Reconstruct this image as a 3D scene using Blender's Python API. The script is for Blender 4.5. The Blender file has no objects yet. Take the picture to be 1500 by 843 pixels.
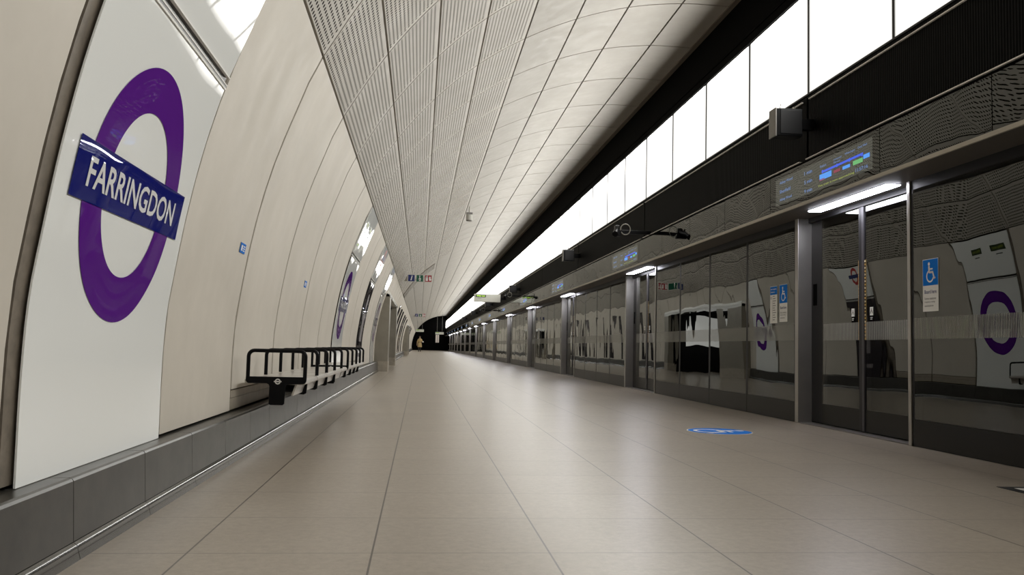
import bpy, bmesh, math, random
from mathutils import Matrix, Vector
random.seed(7)
S = bpy.context.scene
C = S.collection

# ------------------------------------------------------------------ camera
EYE = 0.70
cam_d = bpy.data.cameras.new('camera')
cam = bpy.data.objects.new('camera', cam_d)
C.objects.link(cam)
cam_d.sensor_width = 36.0
cam_d.lens = 36.0 * 1270 / 1500
cam_d.clip_start = 0.05
cam_d.clip_end = 400
R_ = ((0.99415306, 0.1035651, -0.03056087),
      (-0.10539837, 0.99222643, -0.06616572),
      (0.02347084, 0.06899992, 0.99734053))          # columns: right, forward, up
cam.matrix_world = Matrix(((R_[0][0], R_[0][2], -R_[0][1], 0),
                           (R_[1][0], R_[1][2], -R_[1][1], 0),
                           (R_[2][0], R_[2][2], -R_[2][1], EYE),
                           (0, 0, 0, 1)))
S.camera = cam

# ------------------------------------------------------------------ world, exposure
w = bpy.data.worlds.new('world')
S.world = w
w.use_nodes = True
w.node_tree.nodes['Background'].inputs[0].default_value = (0.02, 0.021, 0.022, 1)
w.node_tree.nodes['Background'].inputs[1].default_value = 0.3
S.view_settings.view_transform = 'Standard'
S.view_settings.look = 'None'
S.view_settings.exposure = 0.0
S.view_settings.gamma = 1.0
S.view_settings.use_curve_mapping = False
try:
    S.cycles.use_denoising = True
    S.cycles.max_bounces = 8
    S.cycles.transparent_max_bounces = 12
    S.cycles.sample_clamp_indirect = 6
except Exception:
    pass
BAND_POWER = 9.2      # radiance of the backlit band above the doors
LAMP_POWER = 26.0      # radiance of the strips over the doorways

# ------------------------------------------------------------------ materials
class NT:
    def __init__(s, name):
        s.m = bpy.data.materials.new(name)
        s.m.use_nodes = True
        s.t = s.m.node_tree
        s.b = s.t.nodes['Principled BSDF']
        s.out = s.t.nodes['Material Output']
    def n(s, kind, **kw):
        x = s.t.nodes.new(kind)
        for k, v in kw.items():
            setattr(x, k, v)
        return x
    def l(s, a, b):
        s.t.links.new(a, b)
    def math(s, op, a, b=None, c=None):
        x = s.n('ShaderNodeMath', operation=op)
        for i, v in enumerate((a, b, c)):
            if v is None:
                continue
            if isinstance(v, (int, float)):
                x.inputs[i].default_value = v
            else:
                s.l(v, x.inputs[i])
        return x.outputs[0]
    def mix(s, f, a, b):
        x = s.n('ShaderNodeMix', data_type='RGBA')
        for i, v in ((0, f), (6, a), (7, b)):
            if isinstance(v, (int, float)):
                x.inputs[i].default_value = v
            elif isinstance(v, tuple):
                x.inputs[i].default_value = (*v, 1)
            else:
                s.l(v, x.inputs[i])
        return x.outputs[2]
    def noise(s, vec, scale, detail=3, rough=0.5):
        x = s.n('ShaderNodeTexNoise')
        x.inputs['Scale'].default_value = scale
        x.inputs['Detail'].default_value = detail
        x.inputs['Roughness'].default_value = rough
        if vec is not None:
            s.l(vec, x.inputs['Vector'])
        return x.outputs['Fac']
    def ramp(s, v, a, b, lo=0.0, hi=1.0):
        x = s.n('ShaderNodeMapRange')
        s.l(v, x.inputs[0])
        x.inputs[1].default_value = a; x.inputs[2].default_value = b
        x.inputs[3].default_value = lo; x.inputs[4].default_value = hi
        return x.outputs[0]
    def pos(s, scale=(1, 1, 1)):
        g = s.n('ShaderNodeNewGeometry')
        x = s.n('ShaderNodeMapping')
        x.inputs['Scale'].default_value = scale
        s.l(g.outputs['Position'], x.inputs['Vector'])
        return x.outputs[0]
    def bump(s, h, dist, strength=1.0):
        x = s.n('ShaderNodeBump')
        x.inputs['Distance'].default_value = dist
        x.inputs['Strength'].default_value = strength
        s.l(h, x.inputs['Height'])
        return x.outputs[0]

def mat(name, col, rough=0.5, metal=0.0, spec=0.5, emit=None, es=1.0, coat=0.0, noise=0.0, nscale=8):
    t = NT(name)
    t.b.inputs['Base Color'].default_value = (*col, 1)
    t.b.inputs['Roughness'].default_value = rough
    t.b.inputs['Metallic'].default_value = metal
    t.b.inputs['Specular IOR Level'].default_value = spec
    t.b.inputs['Coat Weight'].default_value = coat
    t.b.inputs['Coat Roughness'].default_value = 0.03
    if emit:
        t.b.inputs['Emission Color'].default_value = (*emit, 1)
        t.b.inputs['Emission Strength'].default_value = es
    if noise:
        f = t.noise(t.pos(), nscale, 4, 0.6)
        lo = tuple(c * (1 - noise) for c in col)
        hi = tuple(min(1, c * (1 + noise)) for c in col)
        t.l(t.mix(t.ramp(f, 0.3, 0.7), lo, hi), t.b.inputs['Base Color'])
    return t.m

def cladding_mat(name, holes, k=1.0):
    """pale fibre concrete panels; UV in metres inside each panel"""
    t = NT(name)
    f = t.noise(t.pos((1, 1, 1)), 1.3, 5, 0.65)
    g = t.noise(t.pos((2, 2, 0.35)), 3.2, 4, 0.6)
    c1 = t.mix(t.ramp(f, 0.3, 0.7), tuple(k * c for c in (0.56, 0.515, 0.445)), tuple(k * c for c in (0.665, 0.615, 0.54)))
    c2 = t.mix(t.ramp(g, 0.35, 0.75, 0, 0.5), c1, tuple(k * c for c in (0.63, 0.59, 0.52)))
    t.l(c2, t.b.inputs['Base Color'])
    t.l(t.ramp(g, 0.3, 0.7, 0.42, 0.56), t.b.inputs['Roughness'])
    t.b.inputs['Specular IOR Level'].default_value = 0.45
    t.l(t.bump(f, 0.004, 0.5), t.b.inputs['Normal'])
    if holes:
        uv = t.n('ShaderNodeUVMap').outputs[0]
        sp = t.n('ShaderNodeSeparateXYZ'); t.l(uv, sp.inputs[0])
        P = 0.0462
        u, v = sp.outputs[0], sp.outputs[1]
        fu = t.math('SUBTRACT', t.math('FRACT', t.math('DIVIDE', u, P)), 0.5)
        fv = t.math('SUBTRACT', t.math('FRACT', t.math('DIVIDE', v, P)), 0.5)
        d = t.math('SQRT', t.math('ADD', t.math('MULTIPLY', fu, fu), t.math('MULTIPLY', fv, fv)))
        hole = t.math('LESS_THAN', d, 0.27)
        inside = t.math('MULTIPLY', t.math('GREATER_THAN', u, P * 0.5), t.math('LESS_THAN', u, P * 31))
        inside2 = t.math('MULTIPLY', t.math('GREATER_THAN', v, 0.0), t.math('LESS_THAN', v, P * 13))
        m = t.math('MULTIPLY', hole, t.math('MULTIPLY', inside, inside2))
        tr = t.n('ShaderNodeBsdfTransparent')
        mx = t.n('ShaderNodeMixShader')
        t.l(m, mx.inputs[0]); t.l(t.b.outputs[0], mx.inputs[1]); t.l(tr.outputs[0], mx.inputs[2])
        t.l(mx.outputs[0], t.out.inputs['Surface'])
    return t.m

def floor_mat():
    t = NT('floor tiles')
    p = t.pos()
    sp = t.n('ShaderNodeSeparateXYZ'); t.l(p, sp.inputs[0])
    ux = t.math('DIVIDE', t.math('SUBTRACT', sp.outputs[0], -0.7413), 0.6025)
    uy = t.math('DIVIDE', t.math('SUBTRACT', sp.outputs[1], 4.195), 0.600)
    dx = t.math('ABSOLUTE', t.math('SUBTRACT', t.math('FRACT', t.math('ADD', ux, 0.5)), 0.5))
    dy = t.math('ABSOLUTE', t.math('SUBTRACT', t.math('FRACT', t.math('ADD', uy, 0.5)), 0.5))
    gx = t.math('LESS_THAN', dx, 0.0055)
    gy = t.math('LESS_THAN', dy, 0.0045)
    tx = t.math('FLOOR', ux); ty = t.math('FLOOR', uy)
    cell = t.n('ShaderNodeCombineXYZ'); t.l(tx, cell.inputs[0]); t.l(ty, cell.inputs[1])
    wn = t.n('ShaderNodeTexWhiteNoise'); t.l(cell.outputs[0], wn.inputs['Vector'])
    f = t.noise(p, 2.2, 5, 0.7)
    fine = t.noise(p, 95, 3, 0.75)
    mid = t.noise(p, 28, 4, 0.7)
    c = t.mix(t.ramp(f, 0.3, 0.7), (0.335, 0.288, 0.232), (0.400, 0.350, 0.288))
    c = t.mix(t.ramp(fine, 0.4, 0.68, 0, 0.55), c, (0.44, 0.39, 0.33))
    c = t.mix(t.ramp(mid, 0.35, 0.7, 0, 0.45), c, (0.20, 0.165, 0.13))
    c = t.mix(t.math('MULTIPLY', wn.outputs['Value'], 0.14), c, (0.22, 0.195, 0.165))
    c = t.mix(t.math('MULTIPLY', gy, 0.8), c, (0.085, 0.068, 0.055))
    c = t.mix(t.math('MULTIPLY', gx, 0.9), c, (0.055, 0.045, 0.038))
    t.l(c, t.b.inputs['Base Color'])
    t.b.inputs['Roughness'].default_value = 0.30
    t.b.inputs['Specular IOR Level'].default_value = 0.42
    g = t.math('MAXIMUM', gx, gy)
    
    return t.m

def dark_glass(name, ior, wob, seed, sy=0.9, sz=0.35, tint=0.30):
    """tinted mirror-like glazing with the slight buckle real panes have"""
    t = NT(name)
    oi = t.n('ShaderNodeObjectInfo')
    g = t.n('ShaderNodeNewGeometry')
    mp = t.n('ShaderNodeMapping'); mp.inputs['Scale'].default_value = (0.5, sy, sz)
    t.l(g.outputs['Position'], mp.inputs['Vector'])
    off = t.n('ShaderNodeVectorMath', operation='ADD')
    cx = t.n('ShaderNodeCombineXYZ')
    t.l(t.math('MULTIPLY', oi.outputs['Random'], 37.0), cx.inputs[0])
    cx.inputs[1].default_value = seed
    t.l(mp.outputs[0], off.inputs[0]); t.l(cx.outputs[0], off.inputs[1])
    f = t.noise(off.outputs[0], 1.0, 1.0, 0.4)
    mp2 = t.n('ShaderNodeMapping'); mp2.inputs['Scale'].default_value = (1, 5.5, 1.2)
    t.l(g.outputs['Position'], mp2.inputs['Vector'])
    f2 = t.noise(mp2.outputs[0], 1.0, 1.0, 0.4)
    h = t.math('ADD', f, t.math('MULTIPLY', f2, 0.022))
    nrm = t.bump(h, wob)
    gl = t.n('ShaderNodeBsdfGlossy'); gl.inputs['Roughness'].default_value = 0.0
    gl.inputs['Color'].default_value = (0.93, 0.95, 0.93, 1)
    t.l(nrm, gl.inputs['Normal'])
    tr = t.n('ShaderNodeBsdfTransparent'); tr.inputs[0].default_value = (tint, tint, tint * 1.02, 1)
    fr = t.n('ShaderNodeFresnel'); fr.inputs[0].default_value = ior
    mx = t.n('ShaderNodeMixShader')
    t.l(fr.outputs[0], mx.inputs[0]); t.l(tr.outputs[0], mx.inputs[1]); t.l(gl.outputs[0], mx.inputs[2])
    t.l(mx.outputs[0], t.out.inputs['Surface'])
    return t.m

def gloss_panel(name, col, wob=0.0007, rough=0.35):
    """white back-painted glass"""
    t = NT(name)
    t.b.inputs['Base Color'].default_value = (*col, 1)
    t.b.inputs['Roughness'].default_value = rough
    t.b.inputs['Coat Weight'].default_value = 1.0
    t.b.inputs['Coat Roughness'].default_value = 0.015
    t.b.inputs['Coat IOR'].default_value = 1.45
    t.b.inputs['Specular IOR Level'].default_value = 0.0
    f = t.noise(t.pos((1, 1.6, 1.6)), 1.0, 1.0, 0.4)
    t.l(t.bump(f, wob * 4), t.b.inputs['Coat Normal'])
    return t.m

def diffuser_mat():
    t = NT('backlit diffuser')
    tc = t.n('ShaderNodeTexCoord')
    sp = t.n('ShaderNodeSeparateXYZ'); t.l(tc.outputs['Object'], sp.inputs[0])
    e1 = t.ramp(sp.outputs[2], 0.0, 0.24, 0.08, 1.0)
    e2 = t.ramp(t.math('ABSOLUTE', t.math('SUBTRACT', sp.outputs[1], 0.75)), 0.60, 0.735, 1.0, 0.06)
    e1.node.interpolation_type = 'SMOOTHSTEP'; e2.node.interpolation_type = 'SMOOTHSTEP'
    k = t.math('MINIMUM', e1, e2)
    em = t.n('ShaderNodeEmission'); em.inputs[0].default_value = (1.0, 0.985, 0.93, 1)
    t.l(t.math('MULTIPLY', k, BAND_POWER), em.inputs[1])
    t.l(em.outputs[0], t.out.inputs['Surface'])
    return t.m

def stripes_mat():
    t = NT('frosted line band')
    p = t.pos()
    sp = t.n('ShaderNodeSeparateXYZ'); t.l(p, sp.inputs[0])
    fr = t.math('FRACT', t.math('DIVIDE', sp.outputs[1], 0.0165))
    on = t.math('LESS_THAN', fr, 0.5)
    tr = t.n('ShaderNodeBsdfTransparent')
    t.b.inputs['Base Color'].default_value = (0.62, 0.62, 0.58, 1)
    t.b.inputs['Roughness'].default_value = 0.6
    mx = t.n('ShaderNodeMixShader')
    t.l(t.math('MULTIPLY', on, 0.55), mx.inputs[0]); t.l(tr.outputs[0], mx.inputs[1]); t.l(t.b.outputs[0], mx.inputs[2])
    t.l(mx.outputs[0], t.out.inputs['Surface'])
    return t.m

def ribbed_black():
    t = NT('black ribbed acoustic lining')
    p = t.pos()
    sp = t.n('ShaderNodeSeparateXYZ'); t.l(p, sp.inputs[0])
    wv = t.math('SINE', t.math('MULTIPLY', sp.outputs[1], 6.2832 / 0.028))
    t.b.inputs['Base Color'].default_value = (0.0028, 0.0032, 0.0034, 1)
    t.b.inputs['Roughness'].default_value = 0.55
    t.b.inputs['Specular IOR Level'].default_value = 0.04
    t.l(t.bump(wv, 0.003, 0.6), t.b.inputs['Normal'])
    return t.m

M = {}
M['clad'] = cladding_mat('pale concrete cladding', False)
M['ceil'] = cladding_mat('darkened concrete ceiling cladding', False, 0.53)  # wall cladding darkened to stand in for weaker light on the ceiling
M['holes'] = cladding_mat('perforated concrete cladding', True, 0.70)  # same cladding, base colour also lowered for the weaker ceiling light
M['backing'] = mat('dark void lining', (0.030, 0.025, 0.020), 0.9, spec=0.1)
M['cover'] = mat('joint cover strip', (0.13, 0.112, 0.092), 0.7, spec=0.1)
M['floor'] = floor_mat()
M['skirt'] = mat('dark grey granite', (0.050, 0.047, 0.040), 0.33, noise=0.3, nscale=9)
M['cove'] = mat('polished grey granite foot', (0.065, 0.061, 0.053), 0.19, spec=0.9)
M['skirt_gap'] = mat('black joint', (0.008, 0.008, 0.008), 0.8)
M['white_glass'] = gloss_panel('white back-painted glass', (0.93, 0.945, 0.93))
M['dark_poster'] = gloss_panel('dark poster print', (0.045, 0.04, 0.045))
M['purple'] = gloss_panel('purple glazed print', (0.115, 0.018, 0.27))
M['blue_bar'] = gloss_panel('navy glazed print', (0.008, 0.012, 0.17))
M['letter'] = gloss_panel('white glazed lettering', (0.82, 0.82, 0.82))
M['jamb'] = mat('brown stone reveal', (0.20, 0.17, 0.135), 0.5, noise=0.25, nscale=14)
M['rail_black'] = mat('black anodised rail', (0.01, 0.01, 0.01), 0.3)
M['bright_edge'] = mat('bright aluminium edge', (0.85, 0.83, 0.80), 0.5, 0.0)
M['glass'] = dark_glass('tinted screen glass', 1.84, 0.017, 3.0)
M['glass_door'] = dark_glass('tinted door glass', 1.84, 0.016, 11.0)
M['glass_fascia'] = dark_glass('tinted fascia glass', 1.90, 0.016, 5.0, 1.1, 1.0, 0.15)
M['kick'] = mat('dark satin kick plate', (0.012, 0.0115, 0.010), 0.30, 0.0, spec=0.2)
M['frame_dark'] = mat('dark anodised frame', (0.010, 0.010, 0.012), 0.4, spec=0.3)
M['steel'] = mat('brushed stainless steel', (0.40, 0.385, 0.36), 0.32, 0.85, noise=0.08, nscale=3)
M['seal'] = mat('dark grey metal edge', (0.06, 0.058, 0.065), 0.4, 0.5)
M['steel_shade'] = mat('satin grey steel', (0.23, 0.22, 0.21), 0.38, 0.6)
M['soffit'] = mat('brown grey soffit panel', (0.095, 0.085, 0.075), 0.5)
M['nosing'] = mat('pale metal nosing', (0.46, 0.43, 0.37), 0.4, 0.2)
M['black'] = mat('matt black panel', (0.003, 0.003, 0.003), 0.8, spec=0.02)
M['ribbed'] = ribbed_black()
M['diffuser'] = diffuser_mat()
M['stripes'] = stripes_mat()
M['lamp'] = mat('lamp diffuser', (0.9, 0.9, 1.0), 0.4, emit=(0.90, 0.90, 1.0), es=LAMP_POWER)
M['lamp_body'] = mat('lamp housing', (0.25, 0.25, 0.27), 0.4, 0.4)
M['black_metal'] = mat('black powder-coated steel', (0.004, 0.004, 0.005), 0.38, spec=0.13)
M['seat'] = mat('pale satin seat slab', (0.50, 0.47, 0.43), 0.28, 0.2)
M['sign_blue'] = mat('blue vinyl', (0.0, 0.16, 0.62), 0.6, spec=0.1)
M['sign_white'] = mat('white vinyl', (0.80, 0.80, 0.78), 0.6, spec=0.15)
M['sign_navy'] = mat('navy sign face', (0.012, 0.02, 0.13), 0.35)
M['sign_green'] = mat('green sign face', (0.0, 0.085, 0.045), 0.35)
M['sign_red'] = mat('red sign face', (0.33, 0.012, 0.03), 0.35)
M['text_navy'] = mat('dark blue lettering', (0.03, 0.04, 0.16), 0.5)
M['text_grey'] = mat('grey lettering', (0.12, 0.12, 0.12), 0.5)
M['hazard_yellow'] = mat('amber warning print', (0.62, 0.40, 0.12), 0.5)
M['hazard_pale'] = mat('pale warning print', (0.72, 0.62, 0.42), 0.5)
M['scr_bg'] = mat('lit display ground', (0.02, 0.02, 0.02), 0.12, emit=(0.85, 0.82, 0.70), es=0.055)
M['scr_blue'] = mat('lit blue text', (0, 0, 0), 0.3, emit=(0.17, 0.28, 0.55), es=0.75)
M['scr_line'] = mat('lit blue route line', (0, 0, 0), 0.3, emit=(0.06, 0.13, 0.80), es=0.9)
M['scr_cyan'] = mat('lit light blue block', (0, 0, 0), 0.3, emit=(0.10, 0.36, 0.95), es=0.9)
M['scr_pink'] = mat('lit pink block', (0, 0, 0), 0.3, emit=(0.5, 0.10, 0.16), es=0.5)
M['scr_green'] = mat('lit green block', (0, 0, 0), 0.3, emit=(0.18, 0.55, 0.20), es=0.8)
M['scr_yellow'] = mat('lit yellow text', (0, 0, 0), 0.3, emit=(0.42, 0.50, 0.10), es=0.7)
M['led'] = mat('lit green led text', (0, 0, 0), 0.3, emit=(0.55, 0.95, 0.08), es=1.6)
M['led_box'] = mat('dark led window', (0.02, 0.035, 0.01), 0.3)
M['sign_box'] = mat('pale sign casing', (0.60, 0.60, 0.55), 0.4)
M['grey_box'] = mat('grey equipment casing', (0.45, 0.44, 0.40), 0.45)
M['cable'] = mat('grey flexible conduit', (0.22, 0.21, 0.18), 0.5)
M['lens'] = mat('black glass dome', (0.005, 0.005, 0.005), 0.08)
M['coat_cloth'] = mat('mustard beige cloth', (0.50, 0.37, 0.18), 0.85)
M['skin'] = mat('skin', (0.55, 0.36, 0.26), 0.6)
M['dark_cloth'] = mat('dark cloth', (0.03, 0.025, 0.025), 0.85)
M['hair'] = mat('brown hair', (0.10, 0.06, 0.035), 0.7)
M['paper'] = mat('white paper', (0.75, 0.75, 0.75), 0.7)
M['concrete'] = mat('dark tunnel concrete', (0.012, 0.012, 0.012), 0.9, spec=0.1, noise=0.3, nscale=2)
M['portal'] = mat('grey portal casing', (0.235, 0.215, 0.175), 0.45, noise=0.12, nscale=3)
M['plinth'] = mat('beige stone plinth', (0.36, 0.32, 0.26), 0.5, noise=0.12, nscale=12)
M['shelf_stone'] = mat('brown stone ledge', (0.34, 0.30, 0.235), 0.5, noise=0.1, nscale=12)
M['glow_wall'] = mat('glowing white passage panel', (0.8, 0.8, 0.8), 0.3, emit=(1, 0.99, 0.94), es=0.9)  # emission stands in for light falling on white panels in the passages
M['glow_sheet'] = mat('paper with faint glow', (0.5, 0.45, 0.4), 0.5, emit=(1, 0.85, 0.75), es=0.18)  # weak emission stands in for light falling on the paper
M['poster_grey'] = mat('grey portrait print', (0.22, 0.20, 0.21), 0.4)
M['ring_red'] = mat('red ring', (0.45, 0.03, 0.03), 0.4)

# ------------------------------------------------------------------ helpers
def link(o, parent=None, kind=None):
    C.objects.link(o)
    if parent is not None:
        o.parent = parent
    if kind:
        o['kind'] = kind
    return o
def build(name, bm, mats, parent=None, kind=None, smooth=False, loc=None):
    if not isinstance(mats, (list, tuple)):
        mats = [mats]
    me = bpy.data.meshes.new(name)
    if loc is not None:
        bmesh.ops.translate(bm, verts=bm.verts, vec=-Vector(loc))
    bmesh.ops.recalc_face_normals(bm, faces=bm.faces) if not smooth else None
    bm.to_mesh(me); bm.free()
    for m in mats:
        me.materials.append(m)
    if smooth:
        for p in me.polygons:
            p.use_smooth = True
    o = bpy.data.objects.new(name, me)
    if loc is not None:
        o.location = loc
    return link(o, parent, kind)
def tag(o, label, cat, group=None):
    o['label'] = label; o['category'] = cat
    if group:
        o['group'] = group
    return o
def thing(name, label, cat, loc=(0, 0, 0), rz=0.0, group=None):
    o = bpy.data.objects.new(name, None)
    o.empty_display_size = 0.1
    o.location = loc; o.rotation_euler = (0, 0, rz)
    C.objects.link(o)
    return tag(o, label, cat, group)
def copy_tree(o, parent=None):
    c = o.copy(); C.objects.link(c)
    c.parent = parent
    for ch in list(o.children):
        copy_tree(ch, c)
    return c
def box(bm, x0, x1, y0, y1, z0, z1, mi=0, bev=0.0):
    r = bmesh.ops.create_cube(bm, size=1.0)
    vs = r['verts']
    for v in vs:
        v.co = Vector(((x0 + x1) / 2 + v.co.x * (x1 - x0), (y0 + y1) / 2 + v.co.y * (y1 - y0), (z0 + z1) / 2 + v.co.z * (z1 - z0)))
    fs = list({f for v in vs for f in v.link_faces})
    for f in fs:
        f.material_index = mi
    if bev:
        es = list({e for f in fs for e in f.edges})
        r = bmesh.ops.bevel(bm, geom=es, offset=bev, segments=2, affect='EDGES', profile=0.6)
        for f in r['faces']:
            f.material_index = mi
    return fs
def quad(bm, pts, mi=0, uvs=None):
    f = bm.faces.new([bm.verts.new(p) for p in pts])
    f.material_index = mi
    if uvs:
        l = bm.loops.layers.uv.verify()
        for lp, uv in zip(f.loops, uvs):
            lp[l].uv = uv
    return f
def prism_y(bm, prof, y0, y1, mi=0, closed=True):
    """extrude an (x,z) outline along y"""
    a = [bm.verts.new((x, y0, z)) for x, z in prof]
    b = [bm.verts.new((x, y1, z)) for x, z in prof]
    n = len(prof)
    for i in range(n if closed else n - 1):
        f = bm.faces.new((a[i], a[(i + 1) % n], b[(i + 1) % n], b[i])); f.material_index = mi
    if closed:
        bm.faces.new(a[::-1]).material_index = mi; bm.faces.new(b).material_index = mi
def tube(bm, pts, r, seg=8, mi=0, cap=True):
    pts = [Vector(p) for p in pts]
    rings = []
    up = None
    for i, p in enumerate(pts):
        d = (pts[min(i + 1, len(pts) - 1)] - pts[max(i - 1, 0)]).normalized()
        if up is None:
            up = d.orthogonal().normalized()
        up = (up - d * up.dot(d)).normalized()
        s = d.cross(up)
        rings.append([bm.verts.new(p + (up * math.cos(2 * math.pi * k / seg) + s * math.sin(2 * math.pi * k / seg)) * r) for k in range(seg)])
    for a, b in zip(rings, rings[1:]):
        for k in range(seg):
            bm.faces.new((a[k], a[(k + 1) % seg], b[(k + 1) % seg], b[k])).material_index = mi
    if cap:
        bm.faces.new(rings[0][::-1]).material_index = mi; bm.faces.new(rings[-1]).material_index = mi
def cyl(bm, c, axis, r0, r1, length, seg=20, mi=0):
    z = Vector(axis).normalized()
    x = z.orthogonal().normalized(); y = z.cross(x)
    c = Vector(c)
    a = [bm.verts.new(c + (x * math.cos(2 * math.pi * k / seg) + y * math.sin(2 * math.pi * k / seg)) * r0) for k in range(seg)]
    b = [bm.verts.new(c + z * length + (x * math.cos(2 * math.pi * k / seg) + y * math.sin(2 * math.pi * k / seg)) * r1) for k in range(seg)]
    for k in range(seg):
        bm.faces.new((a[k], a[(k + 1) % seg], b[(k + 1) % seg], b[k])).material_index = mi
    bm.faces.new(a[::-1]).material_index = mi; bm.faces.new(b).material_index = mi
ORD = ['', 'first', 'second', 'third', 'fourth', 'fifth', 'sixth', 'seventh', 'eighth', 'ninth', 'tenth', 'eleventh', 'twelfth',
       'thirteenth', 'fourteenth', 'fifteenth', 'sixteenth', 'seventeenth', 'eighteenth', 'nineteenth', 'twentieth']

def text_mesh(txt, w, h, bold=0.0):
    """flat glyph mesh scaled to w x h, centred on the origin in the XY plane -> (verts, faces)"""
    cu = bpy.data.curves.new('t', 'FONT'); cu.body = txt; cu.offset = bold
    cu.resolution_u = 3
    o = bpy.data.objects.new('t', cu)
    me = o.to_mesh()
    V = [v.co.copy() for v in me.vertices]; F = [tuple(p.vertices) for p in me.polygons]
    o.to_mesh_clear(); bpy.data.objects.remove(o); bpy.data.curves.remove(cu)
    if not V:
        return [], []
    x0, x1 = min(v.x for v in V), max(v.x for v in V); y0, y1 = min(v.y for v in V), max(v.y for v in V)
    sx = w / max(1e-6, x1 - x0); sy = h / max(1e-6, y1 - y0)
    return [((v.x - (x0 + x1) / 2) * sx, (v.y - (y0 + y1) / 2) * sy) for v in V], F
def place2d(bm, V, F, fn, mi=0):
    vs = [bm.verts.new(fn(a, b)) for a, b in V]
    for f in F:
        try:
            bm.faces.new([vs[i] for i in f]).material_index = mi
        except ValueError:
            pass
def rect2d(bm, a0, a1, b0, b1, fn, mi=0, nb=1, na=1):
    for i in range(na):
        for j in range(nb):
            p = [(a0 + (a1 - a0) * (i + di) / na, b0 + (b1 - b0) * (j + dj) / nb) for di, dj in ((0, 0), (1, 0), (1, 1), (0, 1))]
            bm.faces.new([bm.verts.new(fn(*q)) for q in p]).material_index = mi
def disc2d(bm, ca, cb, r, fn, mi=0, seg=20, rx=1.0):
    bm.faces.new([bm.verts.new(fn(ca + rx * r * math.cos(2 * math.pi * k / seg), cb + r * math.sin(2 * math.pi * k / seg))) for k in range(seg)]).material_index = mi
def ring2d(bm, ca, cb, r0, r1, fn, mi=0, a0=0.0, a1=2 * math.pi, seg=48, rad=1):
    for k in range(seg):
        t0 = a0 + (a1 - a0) * k / seg; t1 = a0 + (a1 - a0) * (k + 1) / seg
        for j in range(rad):
            q0 = r0 + (r1 - r0) * j / rad; q1 = r0 + (r1 - r0) * (j + 1) / rad
            bm.faces.new([bm.verts.new(fn(ca + q * math.cos(t), cb + q * math.sin(t))) for q, t in ((q0, t0), (q1, t0), (q1, t1), (q0, t1))]).material_index = mi
def stroke2d(bm, pts, w, fn, mi=0):
    for (a, b), (c, d) in zip(pts, pts[1:]):
        L = math.hypot(c - a, d - b); nx, ny = -(d - b) / L * w / 2, (c - a) / L * w / 2
        ex, ey = (c - a) / L * w * 0.3, (d - b) / L * w * 0.3
        P = [(a + nx - ex, b + ny - ey), (c + nx + ex, d + ny + ey), (c - nx + ex, d - ny + ey), (a - nx - ex, b - ny - ey)]
        bm.faces.new([bm.verts.new(fn(*q)) for q in P]).material_index = mi
def wheelchair2d(bm, cx, cy, s, fn, mi=0):
    """wheelchair pictogram in a box of side s"""
    f = lambda a, b: fn(cx + a * s, cy + b * s)
    disc2d(bm, -0.10, 0.40, 0.082, f, mi)
    stroke2d(bm, [(-0.10, 0.27), (-0.085, 0.03)], 0.12, f, mi)
    stroke2d(bm, [(-0.07, 0.16), (0.17, 0.16)], 0.07, f, mi)
    stroke2d(bm, [(-0.08, 0.01), (0.19, 0.01), (0.31, -0.29)], 0.095, f, mi)
    stroke2d(bm, [(0.29, -0.29), (0.38, -0.26)], 0.06, f, mi)
    ring2d(bm, -0.02, -0.17, 0.225, 0.295, f, mi, math.radians(118), math.radians(345), 28)

# ------------------------------------------------------------------ tunnel profile
CP = [(-1.168, 0.266), (-1.169, 0.561), (-1.16, 0.807), (-1.134, 1.011), (-1.091, 1.289), (-1.029, 1.589), (-0.941, 1.9), (-0.827, 2.213), (-0.755, 2.404), (-0.681, 2.554), (-0.334, 3.109), (0.092, 3.614), (0.589, 4.053), (1.146, 4.407), (1.764, 4.686), (2.402, 4.873), (3.075, 4.964), (3.726, 4.964)]
def catmull(P, n=8):
    out = []
    Q = [(2 * P[0][0] - P[1][0], 2 * P[0][1] - P[1][1])] + P + [(2 * P[-1][0] - P[-2][0], 2 * P[-1][1] - P[-2][1])]
    idx = []
    for i in range(1, len(Q) - 2):
        idx.append(len(out))
        for k in range(n):
            t = k / n
            out.append(tuple(0.5 * (2 * Q[i][j] + (Q[i + 1][j] - Q[i - 1][j]) * t + (2 * Q[i - 1][j] - 5 * Q[i][j] + 4 * Q[i + 1][j] - Q[i + 2][j]) * t * t
                             + (3 * Q[i][j] - Q[i - 1][j] - 3 * Q[i + 1][j] + Q[i + 2][j]) * t ** 3) for j in range(2)))
    idx.append(len(out)); out.append(P[-1])
    return out, idx
DENSE, DIDX = catmull(CP)
ARC = [0.0]
for a, b in zip(DENSE, DENSE[1:]):
    ARC.append(ARC[-1] + math.hypot(b[0] - a[0], b[1] - a[1]))
def prof(s, off=0.0):
    if s <= 0: i = 0
    elif s >= ARC[-1]: i = len(ARC) - 2
    else:
        i = 0
        while ARC[i + 1] < s: i += 1
    L = ARC[i + 1] - ARC[i]; t = (s - ARC[i]) / L
    a, b = DENSE[i], DENSE[i + 1]
    dx, dz = (b[0] - a[0]) / L, (b[1] - a[1]) / L
    x = a[0] + (b[0] - a[0]) * t; z = a[1] + (b[1] - a[1]) * t
    return (x + dz * off, z - dx * off)        # positive offset points into the platform tunnel
SN = [ARC[i] for i in DIDX]
S_LINE1 = SN[9]
ROWS = SN[9:18]                  # nine lines, eight rows
def wall_pt(y, s, off=0.0):
    x, z = prof(s, off)
    return (x, y, z)
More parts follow.
